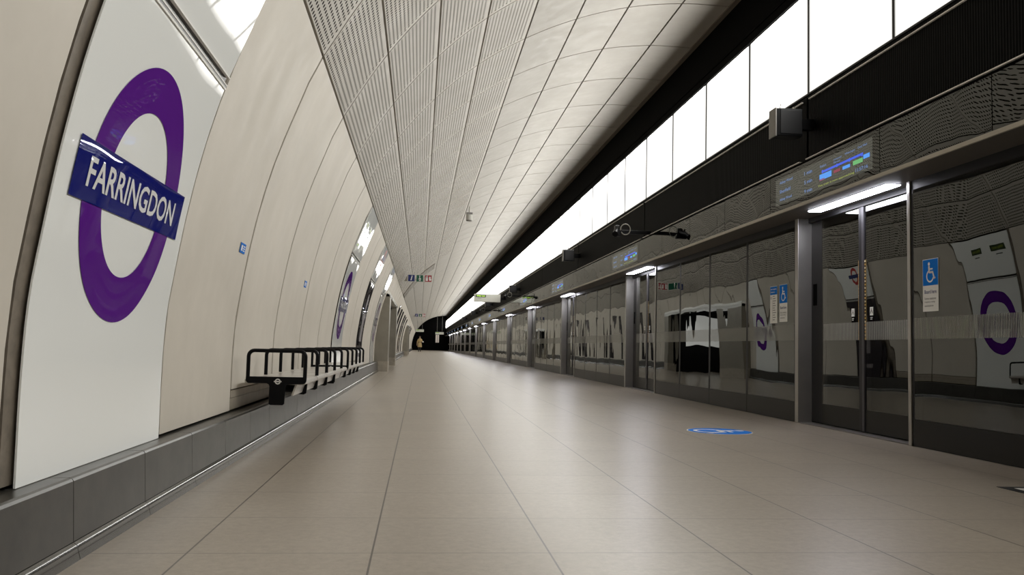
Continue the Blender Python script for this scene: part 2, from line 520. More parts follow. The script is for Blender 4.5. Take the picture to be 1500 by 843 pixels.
def s_at_z(z):
    for i in range(len(DENSE) - 1):
        if DENSE[i][1] <= z <= DENSE[i + 1][1] + 1e-9:
            return ARC[i] + (ARC[i + 1] - ARC[i]) * (z - DENSE[i][1]) / (DENSE[i + 1][1] - DENSE[i][1])
    return ARC[-1]
def sheet(bm, y0, y1, s0, s1, off=0.0, th=0.025, ns=6, mi=0, uv=True):
    """a curved panel with turned-back edges"""
    L = bm.loops.layers.uv.verify()
    S_ = [s0 + (s1 - s0) * k / ns for k in range(ns + 1)]
    A = [(bm.verts.new(wall_pt(y0, q, off)), bm.verts.new(wall_pt(y1, q, off))) for q in S_]
    A2 = [(bm.verts.new(wall_pt(y0, q, off)), bm.verts.new(wall_pt(y1, q, off))) for q in S_]
    B = [(bm.verts.new(wall_pt(y0, q, off - th)), bm.verts.new(wall_pt(y1, q, off - th))) for q in S_]
    for k in range(ns):
        f = bm.faces.new((A[k][0], A[k][1], A[k + 1][1], A[k + 1][0])); f.material_index = mi; f.smooth = True
        for lp, (u, v) in zip(f.loops, ((0, S_[k] - s0), (y1 - y0, S_[k] - s0), (y1 - y0, S_[k + 1] - s0), (0, S_[k + 1] - s0))):
            lp[L].uv = (u, v)
        for q in (0, 1):
            f = bm.faces.new((A2[k][q], A2[k + 1][q], B[k + 1][q], B[k][q])); f.material_index = mi
    for k in (0, ns):
        f = bm.faces.new((A2[k][0], A2[k][1], B[k][1], B[k][0])); f.material_index = mi
def build_raw(name, bm, mats, parent=None, kind=None):
    me = bpy.data.meshes.new(name); bm.to_mesh(me); bm.free()
    for m in mats: me.materials.append(m)
    return link(bpy.data.objects.new(name, me), parent, kind)

Y0, PITCH = 4.114, 1.50
YJ = lambda k: Y0 + PITCH * k
K_START, K_END = -8, 80
Y_BACK, Y_END = YJ(K_START), 125.0
SIGN_K = {-1: 'roundel', 5: 'roundel', 8: 'dark', 11: 'roundel'}
PORTALS = [(13, 17), (37, 41)]
FARDARK = {20: 1, 22: 1, 24: 1, 27: 1, 29: 1, 32: 1, 44: 1, 47: 1, 50: 1}
def in_portal(k):
    return any(a <= k < b for a, b in PORTALS)
G = 0.012

# ------------------------------------------------------------------ setting: floor, ceiling, walls
bm = bmesh.new()
quad(bm, [(-1.06, Y_BACK, 0), (4.02, Y_BACK, 0), (4.02, Y_END, 0), (-1.06, Y_END, 0)])
for a, b in PORTALS:
    quad(bm, [(-5.5, YJ(a), 0.0), (-1.06, YJ(a), 0.0), (-1.06, YJ(b), 0.0), (-5.5, YJ(b), 0.0)])
quad(bm, [(4.02, Y_BACK, 0), (4.02, Y_BACK, -1.1), (4.02, Y_END, -1.1), (4.02, Y_END, 0)])
build_raw('floor', bm, [M['floor']], kind='structure')
bm = bmesh.new()
quad(bm, [(4.02, Y_BACK, -1.1), (7.2, Y_BACK, -1.1), (7.2, Y_END, -1.1), (4.02, Y_END, -1.1)])
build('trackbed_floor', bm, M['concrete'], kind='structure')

bm = bmesh.new()
for k in range(K_START, K_END):
    y0, y1 = YJ(k) + G, YJ(k + 1) - G
    for r in range(8):
        holes = r < 4 and y0 < 33
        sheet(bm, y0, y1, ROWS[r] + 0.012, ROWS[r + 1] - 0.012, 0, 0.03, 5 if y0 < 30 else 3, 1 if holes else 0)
    # shallow cover strip behind each cross joint
    if k > K_START:
        for r in range(8):
            for j in range(3):
                s0 = ROWS[r] + (ROWS[r + 1] - ROWS[r]) * j / 3; s1 = ROWS[r] + (ROWS[r + 1] - ROWS[r]) * (j + 1) / 3
                quad(bm, [wall_pt(YJ(k) - 0.02, s0 + (0.012 if j == 0 else 0), -0.012), wall_pt(YJ(k) + 0.02, s0 + (0.012 if j == 0 else 0), -0.012),
                          wall_pt(YJ(k) + 0.02, s1, -0.012), wall_pt(YJ(k) - 0.02, s1, -0.012)], 2)
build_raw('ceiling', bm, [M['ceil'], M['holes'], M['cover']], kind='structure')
bm = bmesh.new()
pts = [prof(s, -0.09) for s in [ROWS[0] - 0.1 + i * (ROWS[8] - ROWS[0] + 0.1) / 30 for i in range(31)]]
for a, b in zip(pts, pts[1:]):
    quad(bm, [(a[0], Y_BACK, a[1]), (a[0], Y_END, a[1]), (b[0], Y_END, b[1]), (b[0], Y_BACK, b[1])])
build_raw('ceiling_backing', bm, [M['backing']], kind='structure')
bm = bmesh.new()      # ribbed arch where the passage vault meets the ceiling
for i in range(26):
    s0 = ROWS[0] + 0.02 + i * 0.072
    ya = 32.3 + i * 0.09
    x0, z0 = prof(s0, 0.035); x1, z1 = prof(s0 + 0.045, 0.035); xb, zb = prof(s0 + 0.045, -0.02); xa, za = prof(s0, -0.02)
    a = [bm.verts.new(p) for p in ((x0, ya, z0), (x1, ya, z1), (xb, ya, zb), (xa, ya, za))]
    b = [bm.verts.new(p) for p in ((x0, ya + 2.2, z0), (x1, ya + 2.2, z1), (xb, ya + 2.2, zb), (xa, ya + 2.2, za))]
    for q in range(4):
        bm.faces.new((a[q], a[(q + 1) % 4], b[(q + 1) % 4], b[q]))
    bm.faces.new(a[::-1]); bm.faces.new(b)
build('trim_vault', bm, M['ceil'], kind='structure')

# left wall cladding
bm = bmesh.new()
s_port = s_at_z(2.08)
for k in range(K_START, K_END):
    y0, y1 = YJ(k) + 0.018, YJ(k + 1) - 0.018
    if k in SIGN_K:
        continue
    sa = 0.0
    if in_portal(k):
        sa = s_port
    if 1 <= k <= 4 or 6 <= k <= 7:
        sheet(bm, y0, y1, 0.13, S_LINE1 - 0.008, 0, 0.03, 12, 0)
        sheet(bm, y0, y1, 0.075, 0.122, -0.004, 0.03, 1, 2)
        sheet(bm, y0, y1, 0.0, 0.072, -0.006, 0.03, 1, 2)
    else:
        sheet(bm, y0, y1, sa, S_LINE1 - 0.008, 0.0, 0.03, 12 if y0 < 30 else 7, 0)
    if not in_portal(k):
        for j in range(8):
            s0 = S_LINE1 * j / 8; s1 = S_LINE1 * (j + 1) / 8
            quad(bm, [wall_pt(YJ(k) - 0.02, s0, -0.012), wall_pt(YJ(k) + 0.02, s0, -0.012), wall_pt(YJ(k) + 0.02, s1, -0.012), wall_pt(YJ(k) - 0.02, s1, -0.012)], 1)
build_raw('wall_left', bm, [M['clad'], M['cover'], M['shelf_stone']], kind='structure')
bm = bmesh.new()
segs = []
y = Y_BACK
for a, b in PORTALS + [(K_END, K_END)]:
    segs.append((y, YJ(a) if a != K_END else Y_END)); y = YJ(b) if b != K_END else y
for ya, yb in segs:
    pp = [(-1.245, -0.02)] + [prof(S_LINE1 * i / 12, -0.07) for i in range(13)]
    for a, b in zip(pp, pp[1:]):
        quad(bm, [(a[0], ya, a[1]), (a[0], yb, a[1]), (b[0], yb, b[1]), (b[0], ya, b[1])])
for a, b in PORTALS:
    p0, p1 = prof(s_port, -0.07), prof(S_LINE1, -0.07)
    quad(bm, [(p0[0], YJ(a), p0[1]), (p0[0], YJ(b), p0[1]), (p1[0], YJ(b), p1[1]), (p1[0], YJ(a), p1[1])])
build_raw('wall_left_backing', bm, [M['backing']], kind='structure')

# granite skirting with its rounded foot
bm = bmesh.new()
COVE = [(-1.24, 0.0), (-1.044, 0.0), (-1.050, 0.022)] + [(-1.078 + 0.025 * math.cos(t), 0.030 + 0.025 * math.sin(t)) for t in [math.radians(a) for a in range(0, 91, 6)]] + [(-1.24, 0.055)]
SK = [(-1.24, 0.056), (-1.068, 0.056), (-1.068, 0.060), (-1.078, 0.244), (-1.083, 0.252), (-1.094, 0.255), (-1.24, 0.250)]
for ya, yb in segs:
    y = ya; i = 0
    while y < yb - 0.01:
        L = 0.72 if y < 40 else 2.88
        ye = min(y + L, yb)
        prism_y(bm, SK, y + 0.0025, ye - 0.0025)
        y = ye
build('baseboard_left', bm, M['skirt'], kind='structure')
bm = bmesh.new()
for ya, yb in segs:
    y = ya
    while y < yb - 0.01:
        ye = min(y + (0.72 if y < 40 else 2.88), yb)
        a = [bm.verts.new((x, y + 0.002, z)) for x, z in COVE[1:]]
        b = [bm.verts.new((x, ye - 0.002, z)) for x, z in COVE[1:]]
        for i in range(len(a) - 1):
            f = bm.faces.new((a[i], a[i + 1], b[i + 1], b[i])); f.smooth = 1 <= i < len(a) - 2
        for yy_ in (y + 0.002, ye - 0.002):
            bm.faces.new([bm.verts.new((x, yy_, z)) for x, z in COVE])
        y = ye
o = build('trim_foot', bm, M['cove'], kind='structure')
bm = bmesh.new()
for ya, yb in segs:
    prism_y(bm, [(-1.236, 0.002), (-1.080, 0.002), (-1.086, 0.240), (-1.100, 0.248), (-1.236, 0.245)], ya + .004, yb - .004)
build('trim_skirting', bm, M['skirt_gap'], kind='structure')

# dark structure over the doors: bulkhead, band, soffit
XF, XG, XD = 3.54, 3.87, 3.99
bm = bmesh.new()
prism_y(bm, [(3.732, 4.975), (3.560, 4.160), (3.585, 4.154), (3.757, 4.968)], Y_BACK, Y_END)
box(bm, 3.575, 3.95, Y_BACK, Y_END, 4.28, 4.31)
box(bm, 3.70, 3.74, Y_BACK, Y_END, 2.55, 4.30)
build('trim_bulkhead', bm, M['black'], kind='structure')
bm = bmesh.new()
box(bm, 3.66, 3.735, Y_BACK, Y_END, 4.945, 4.975)
build('trim_ceiling', bm, M['cover'], kind='structure')
bm = bmesh.new()
y = Y_BACK
yy = [Y_BACK, -4.26, 1.75, 7.78, 13.8, 19.8]
while yy[-1] < Y_END - 6: yy.append(yy[-1] + 6.0)
yy[-1] = Y_END
for a, b in zip(yy, yy[1:]):
    box(bm, 3.60, 3.64, a + 0.02, b - 0.02, 2.50, 3.15)
box(bm, 3.62, 3.70, Y_BACK, Y_END, 2.48, 3.13)
build('wall_right_band', bm, M['ribbed'], kind='structure')
bm = bmesh.new()
for a, b in zip(yy, yy[1:]):
    box(bm, 3.585, 3.600, a + 0.09, b - 0.05, 3.112, 3.121)
    box(bm, 3.555, 3.600, a + 0.09, b - 0.05, 2.529, 2.538)
build('trim_band', bm, M['bright_edge'], kind='structure')
bm = bmesh.new()
box(bm, XF + 0.005, XD + 0.12, Y_BACK, Y_END, 2.105, 2.125)
box(bm, XG - 0.01, XD + 0.12, Y_BACK, Y_END, 2.125, 2.56)
build('trim_soffit', bm, [M['soffit']], kind='structure')
bm = bmesh.new(); box(bm, XF + 0.032, 3.62, Y_BACK, Y_END, 2.13, 2.528); build('trim_fascia', bm, M['black'], kind='structure')
bm = bmesh.new()
box(bm, XF - 0.006, XF + 0.012, Y_BACK, Y_END, 2.098, 2.128)
build('trim_nosing', bm, M['nosing'], kind='structure')
bm = bmesh.new()
quad(bm, [(7.2, Y_BACK, -1.1), (7.2, Y_END, -1.1), (7.2, Y_END, 5.0), (7.2, Y_BACK, 5.0)])
quad(bm, [(3.9, Y_BACK, 5.0), (3.9, Y_END, 5.0), (7.2, Y_END, 5.0), (7.2, Y_BACK, 5.0)])
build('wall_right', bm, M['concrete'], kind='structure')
bm = bmesh.new()
quad(bm, [(-3, Y_END, -1.2), (7.3, Y_END, -1.2), (7.3, Y_END, 5.4), (-3, Y_END, 5.4)])
build('wall_back', bm, M['black'], kind='structure')
bm = bmesh.new()
quad(bm, [(-3, Y_BACK, -1.2), (7.3, Y_BACK, -1.2), (7.3, Y_BACK, 5.4), (-3, Y_BACK, 5.4)])
build('wall_front', bm, M['concrete'], kind='structure')

# ------------------------------------------------------------------ backlit band above the doors
XL, LZ0, LZ1 = 3.62, 3.175, 4.26
def light_panel():
    t = thing('light_panel', 'x', 'light panel')
    bm = bmesh.new()
    quad(bm, [(0, 0.011, 0.018), (0, 1.489, 0.018), (0, 1.489, LZ1 - LZ0), (0, 0.011, LZ1 - LZ0)][::-1])
    build_raw('diffuser', bm, [M['diffuser']], t)
    bm = bmesh.new()
    box(bm, -0.006, 0.02, 0, 1.5, 0.0, 0.016)
    box(bm, -0.004, 0.02, 0, 0.015, 0.016, LZ1 - LZ0)
    box(bm, -0.004, 0.02, 1.485, 1.5, 0.016, LZ1 - LZ0)
    build('frame', bm, M['frame_dark'], t)
    return t
lp0 = light_panel()
i = 0
y = 6.30 - 1.5 * 10
first = True
while y < Y_END - 1:
    o = lp0 if first else copy_tree(lp0)
    first = False
    o.location = (XL, y, LZ0)
    n = round((y - 4.8) / 1.5)          # 0 is the first one cut by the frame
    if n < 0:
        lab, g = 'white backlit panel of the light band behind and beside the camera, out of the picture', 'light band panels out of view'
    elif n <= 19:
        lab, g = f'{ORD[n + 1]} white backlit panel from the right end of the glowing band above the doors', 'backlit panels of the light band'
    else:
        lab, g = 'small distant white backlit panel in the narrow far end of the light band', 'distant backlit panels of the light band'
    tag(o, lab, 'light panel', g)
    y += 1.5

# ------------------------------------------------------------------ fascia panels and screens
PER = 7.52
M0 = 6.50                     # near edge of the nearest doorway
def fascia_glass(t, w):
    bm = bmesh.new()
    box(bm, XF - 0.0, XF + 0.012, 0.004, w - 0.004, 2.130, 2.492)
    return build('glass', bm, M['glass_fascia'], t)
def fn_right(X, yc, zc):
    return lambda a, b: (X, yc - a, zc + b)
fas0 = thing('fascia_panel', 'x', 'glass panel')
bm = bmesh.new(); box(bm, 0, 0.012, 0.004, 1.341, 0, 0.362)
build('glass', bm, M['glass_fascia'], fas0)
bm = bmesh.new(); box(bm, 0.014, 0.03, 0.0, 1.345, 0, 0.362)
build('backing', bm, M['black'], fas0)
fas_used = False
scr0 = thing('information_display', 'x', 'display screen')
bm = bmesh.new(); box(bm, 0, 0.012, 0.004, 2.136, 0, 0.362); build('glass', bm, M['glass_fascia'], scr0)
bm = bmesh.new(); box(bm, 0.014, 0.03, 0.0, 2.14, 0, 0.362); build('backing', bm, M['black'], scr0)
bm = bmesh.new()
DZ0, DZ1 = 0.055, 0.318
quad(bm, [(-0.001, 0.11, DZ0), (-0.001, 2.0, DZ0), (-0.001, 2.0, DZ1), (-0.001, 0.11, DZ1)])
t_ = NT('lit display pane')
em = t_.n('ShaderNodeEmission'); em.inputs[0].default_value = (0.80, 0.80, 0.66, 1); em.inputs[1].default_value = 0.055
tr = t_.n('ShaderNodeBsdfTransparent'); ad = t_.n('ShaderNodeAddShader')
t_.l(em.outputs[0], ad.inputs[0]); t_.l(tr.outputs[0], ad.inputs[1]); t_.l(ad.outputs[0], t_.out.inputs['Surface'])
build_raw('screen', bm, [t_.m], scr0)
# lit graphics: y measured from the near end, reading direction is towards the camera
bm = bmesh.new()
H_ = DZ1 - DZ0
F_ = lambda a, b: (-0.0025, 2.0 - a, DZ0 + b)           # a from the far (left) end, 0..1.89
def words(a, b, w, h, txt, mi):
    V, F = text_mesh(txt, w, h, 0.01)
    place2d(bm, V, F, lambda p, q: F_(a + w / 2 + p, b + q), mi)
parts_ = {}
for j, (nm, mn, ww) in enumerate((('Abbey Wood', '1 min', 0.30), ('Shenfield', '5 min', 0.25), ('Abbey Wood', '9 min', 0.28))):
    words(0.10, 0.215 - j * 0.085, ww, 0.034, nm, 0)
    build_raw('destination_text', bm, [M['scr_blue']], scr0); bm = bmesh.new()
    words(0.66, 0.205 - j * 0.085, 0.16, 0.034, mn, 0)
    build_raw('time_text', bm, [M['scr_blue']], scr0); bm = bmesh.new()
LM = [M['scr_blue'], M['scr_line'], M['scr_cyan'], M['scr_pink'], M['scr_green'], M['scr_yellow']]
stroke2d(bm, [(1.02, 0.150), (1.74, 0.158)], 0.020, F_, 1)
for a in (1.03, 1.30, 1.52, 1.73):
    disc2d(bm, a, 0.153, 0.016, F_, 1)
words(0.98, 0.205, 0.12, 0.022, 'Station', 0); words(1.24, 0.212, 0.14, 0.020, 'Liverpool', 0); words(1.24, 0.188, 0.12, 0.018, 'Street', 0)
words(1.44, 0.218, 0.17, 0.022, 'Whitechapel', 0); words(1.66, 0.222, 0.15, 0.022, 'Canary Wharf', 0)
rect2d(bm, 0.97, 1.20, 0.080, 0.132, F_, 2); rect2d(bm, 0.97, 1.07, 0.075, 0.090, F_, 3)
rect2d(bm, 1.24, 1.36, 0.094, 0.120, F_, 3); rect2d(bm, 1.40, 1.53, 0.092, 0.120, F_, 2)
rect2d(bm, 1.58, 1.74, 0.092, 0.128, F_, 4); rect2d(bm, 1.75, 1.85, 0.110, 0.145, F_, 2)
build_raw('route_map', bm, LM, scr0); bm = bmesh.new()
words(0.94, 0.030, 0.66, 0.022, 'This train is now approaching', 5)
build_raw('scrolling_text', bm, LM, scr0); bm = bmesh.new()
words(1.62, 0.042, 0.20, 0.030, '11:57:16', 0)
build_raw('clock', bm, LM, scr0)
def ordinal_place(p, word):
    return None
scr_used = False
for p in range(-1, 15):
    yb = M0 - 0.126 + p * PER
    if p >= 0:
        o = scr0 if not scr_used else copy_tree(scr0)
        scr_used = True
        o.location = (XF, yb, 2.130)
        lab = 'dark glass information display with blue train times above the nearest door' if p == 0 else \
              f'glass information display in the fascia above the {ORD[p + 1]} doorway from the camera'
        tag(o, lab, 'display screen', 'information displays above the doors')
    for j in range(4):
        yj = yb + 2.14 + j * 1.345
        if yj < 2.2: continue
        o = fas0 if not fas_used else copy_tree(fas0)
        fas_used = True
        o.location = (XF, yj, 2.130)
        if p == -1:
            lab = f'dark mirror-like fascia panel at the right edge of the picture, {"outer" if j < 3 else "left one"} before the nearest display'
            if j == 1: lab = 'dark mirror-like fascia panel just outside the right edge, farthest from the nearest display'
            if j == 2: lab = 'dark mirror-like fascia panel cut by the right edge of the picture'
            if j == 3: lab = 'dark mirror-like fascia panel directly to the right of the nearest lit display'
        else:
            lab = f'dark mirror-like fascia panel, {ORD[j + 1]} beyond the display of the {ORD[p + 1]} doorway'
        tag(o, lab, 'glass panel', 'mirror-like fascia panels above the doors')

# ------------------------------------------------------------------ fixed glass screens and doorways
scrn0 = thing('glass_screen', 'x', 'glass screen')
W = 1.345
bm = bmesh.new(); box(bm, 0.0, 0.014, 0.03, W - 0.03, 0.215, 2.03); build('glass', bm, M['glass'], scrn0)
bm = bmesh.new(); box(bm, -0.002, 0.03, 0.004, W - 0.004, 0.003, 0.213); build('kick_plate', bm, M['kick'], scrn0)
bm = bmesh.new(); box(bm, 0.004, 0.03, 0.0, W, 2.03, 2.105); build('head_rail', bm, M['frame_dark'], scrn0)
for ya in (0.004, W - 0.03):
    bm = bmesh.new(); box(bm, -0.001, 0.035, ya, ya + 0.026, 0.213, 2.03); build('side_frame', bm, M['frame_dark'], scrn0)
bm = bmesh.new(); quad(bm, [(-0.002, 0.03, 0.842), (-0.002, W - 0.03, 0.842), (-0.002, W - 0.03, 1.005), (-0.002, 0.03, 1.005)])
build('frosted_band', bm, M['stripes'], scrn0)
bm = bmesh.new(); box(bm, 0.10, 0.16, 0.0, 0.08, 0.01, 2.09); build('rear_mullion', bm, M['frame_dark'], scrn0)

door0 = thing('platform_screen_door', 'x', 'door')
# origin at the near edge of the doorway, on the floor; x=0 at the plane of the fixed glass
bm = bmesh.new(); box(bm, -0.012, 0.16, 0.0, 0.042, 0.002, 2.104, bev=0.004); build('mullion', bm, M['steel'], door0)
bm = bmesh.new(); box(bm, -0.012, 0.14, 2.06, 2.135, 0.002, 2.104, bev=0.004); build('post', bm, M['steel'], door0)
bm = bmesh.new(); box(bm, 0.135, 0.19, 1.79, 2.06, 0.02, 2.08); build('jamb', bm, M['frame_dark'], door0)
bm = bmesh.new(); box(bm, 0.132, 0.136, 1.94, 2.02, 1.20, 1.42); build('access_cover', bm, M['black'], door0)
bm = bmesh.new(); box(bm, 0.10, 0.19, 0.042, 2.06, 2.06, 2.104); build('head', bm, M['frame_dark'], door0)
bm = bmesh.new(); box(bm, 0.0, 0.16, 0.042, 2.06, 0.0005, 0.010); build('threshold', bm, M['steel_shade'], door0)
def leaf(y0, y1, seam_low):
    bm = bmesh.new(); box(bm, 0.12, 0.150, y0, y1, 0.02, 0.215); kp = build('door_leaf', bm, M['kick'], door0)
    bm = bmesh.new(); box(bm, 0.122, 0.134, y0, y1, 0.215, 2.06); build('glass', bm, M['glass_door'], kp)
    ys = (y0, y0 + 0.042) if seam_low else (y1 - 0.042, y1)
    bm = bmesh.new(); box(bm, 0.110, 0.152, ys[0], ys[1], 0.02, 2.06); build('edge_seal', bm, M['frame_dark'] if seam_low else M['seal'], kp)
    bm = bmesh.new(); quad(bm, [(0.1195, y0 + .04, 0.842), (0.1195, y1 - .04, 0.842), (0.1195, y1 - .04, 1.005), (0.1195, y0 + .04, 1.005)]); build('frosted_band', bm, M['stripes'], kp)
    bm = bmesh.new()          # saw-tooth warning strip beside the seam
    yc = (y0 + 0.052) if seam_low else (y1 - 0.052)
    for q in range(24):
        z = 0.842 + q * 0.0305
        sgn = 1 if seam_low else -1
        a = [(0.1185, yc - 0.011 * sgn, z), (0.1185, yc - 0.011 * sgn, z + 0.026), (0.1185, yc + 0.011 * sgn, z + 0.013)]
        f = bm.faces.new([bm.verts.new(v) for v in a]); f.material_index = q % 2
        box(bm, 0.1188, 0.1195, min(yc + 0.011 * sgn, yc + 0.015 * sgn), max(yc + 0.011 * sgn, yc + 0.015 * sgn), z, z + 0.030, 0)
    build('warning_strip', bm, [M['hazard_yellow'], M['hazard_pale']], kp)
    bm = bmesh.new()
    ya = yc + (0.085 if seam_low else -0.14)
    f = lambda a, b: (0.1182, ya + 0.03 - a, 1.06 + b)
    rect2d(bm, -0.028, 0.028, 0.0, 0.075, f, 0); rect2d(bm, -0.028, 0.028, -0.055, 0.0, f, 1)
    f2 = lambda a, b: (0.1175, ya + 0.03 - a, 1.06 + b)
    stroke2d(bm, [(-0.018, 0.02), (-0.004, 0.045)], 0.008, f2, 1); stroke2d(bm, [(0.018, 0.02), (0.004, 0.045)], 0.008, f2, 1)
    disc2d(bm, 0, 0.056, 0.006, f2, 1, 10)
    rect2d(bm, -0.02, 0.02, -0.022, -0.016, f2, 0); rect2d(bm, -0.02, 0.014, -0.036, -0.030, f2, 0)
    build('sticker', bm, [M['sign_white'], M['black']], kp)
leaf(0.045, 0.998, False)
leaf(1.002, 1.80, True)
lamp0 = thing('door_light', 'x', 'ceiling light')
bm = bmesh.new(); box(bm, -0.072, 0.072, 0.0, 1.46, -0.004, 0.012, bev=0.003); build('housing', bm, M['lamp_body'], lamp0)
bm = bmesh.new(); box(bm, -0.062, 0.062, 0.012, 1.448, -0.012, -0.004, bev=0.003); build('diffuser', bm, M['lamp'], lamp0)

used = [False, False, False]
screen_near = {}
for p in range(-1, 15):
    y = M0 + p * PER
    if p >= 0:
        o = door0 if not used[0] else copy_tree(door0); used[0] = True
        o.location = (XG, y, 0)
        tag(o, ('glass double platform door nearest the camera, between two steel uprights' if p == 0 else
                f'glass double platform door, {ORD[p + 1]} doorway from the camera along the right side'), 'door', 'platform screen doors')
        o = lamp0 if not used[2] else copy_tree(lamp0); used[2] = True
        o.location = (3.80, y + 0.12, 2.104)
        tag(o, ('bright white strip light under the soffit over the nearest door' if p == 0 else
                f'white strip light under the soffit over the {ORD[p + 1]} doorway from the camera'), 'ceiling light', 'strip lights over the doorways')
    for j in range(4):
        yj = y + 2.14 + j * W
        if yj < 2.4: continue
        o = scrn0 if not used[1] else copy_tree(scrn0); used[1] = True
        o.location = (XG, yj, 0)
        if p == -1:
            lab = {3: 'tall dark glass screen right of the nearest door, with one blue and white sticker'}.get(j, f'tall dark glass screen outside the right edge, {ORD[max(1, j)]} one')
        else:
            lab = f'tall dark glass screen, {ORD[j + 1]} of four beyond the {ORD[p + 1]} doorway from the camera'
        if p == 0 and j == 0:
            lab = 'tall dark glass screen with two blue and white stickers, left of the nearest door'
        screen_near[(p, j)] = tag(o, lab, 'glass screen', 'tall glass screens between the doors')

def board_sticker(parent, yl, yr, z0, zm, z1):
    """blue wheelchair panel over a white notice, on the glass (local coordinates)"""
    yc = (yl + yr) / 2; w = yl - yr
    f = lambda d: (lambda a, b: (-0.003 - d, yc - a, z0 + b))
    bm = bmesh.new()
    rect2d(bm, -w / 2, w / 2, 0, z1 - z0, f(0), 0)
    rect2d(bm, -w / 2 + 0.004, w / 2 - 0.004, zm - z0, z1 - z0 - 0.004, f(0.0008), 1)
    wheelchair2d(bm, 0, (z1 + zm) / 2 - z0 - 0.003, 0.165, f(0.0016), 0)
    H2 = zm - z0
    for txt, yy_, hh, ww, mi in (('Board here', 0.76, 0.030, 0.155, 2), ('Some stations', 0.50, 0.017, 0.148, 3), ('require ramp', 0.36, 0.017, 0.135, 3), ('assistance', 0.22, 0.015, 0.115, 3)):
        V, F = text_mesh(txt, ww, hh, 0.012)
        off = -(0.155 - ww) / 2
        place2d(bm, V, F, lambda a, b: f(0.0012)(a + off, b + yy_ * H2), mi)
    s = build_raw('boarding_sticker', bm, [M['sign_white'], M['sign_blue'], M['text_navy'], M['text_grey']], parent)
    s['label'] = 'blue and white sticker with a wheelchair symbol and Board here text'
sc = screen_near[(-1, 3)]
yo = sc.location.y
board_sticker(sc, 6.341 - yo, 6.136 - yo, 1.050, 1.249, 1.453)
sc = screen_near[(0, 0)]
yo = sc.location.y
board_sticker(sc, 9.045 - yo, 8.840 - yo, 1.042, 1.245, 1.445)
bm = bmesh.new()
f = lambda d: (lambda a, b: (-0.003 - d, 9.20 - yo - a, 1.033 + b))
rect2d(bm, -0.098, 0.098, 0, 0.408, f(0), 0)
rect2d(bm, -0.094, 0.094, 0.315, 0.404, f(0.0008), 1)
V, F = text_mesh('Farringdon', 0.15, 0.020, 0.01); place2d(bm, V, F, lambda a, b: f(0.0016)(a, b + 0.375), 0)
V, F = text_mesh('Platform', 0.11, 0.016, 0.01); place2d(bm, V, F, lambda a, b: f(0.0016)(a - 0.02, b + 0.345), 0)
rect2d(bm, -0.078, -0.066, 0.265, 0.295, f(0.0012), 2)
stroke2d(bm, [(-0.03, 0.02), (-0.03, 0.30)], 0.003, f(0.0012), 3)
for q in range(11):
    zq = 0.295 - q * 0.026
    rect2d(bm, -0.02, 0.03 + 0.045 * ((q * 7) % 5) / 5, zq, zq + 0.007, f(0.0012), 3)
s = build_raw('line_map_sticker', bm, [M['sign_white'], M['sign_blue'], M['text_navy'], M['text_grey']], sc)
s['label'] = 'narrow white line map sticker with a blue header'

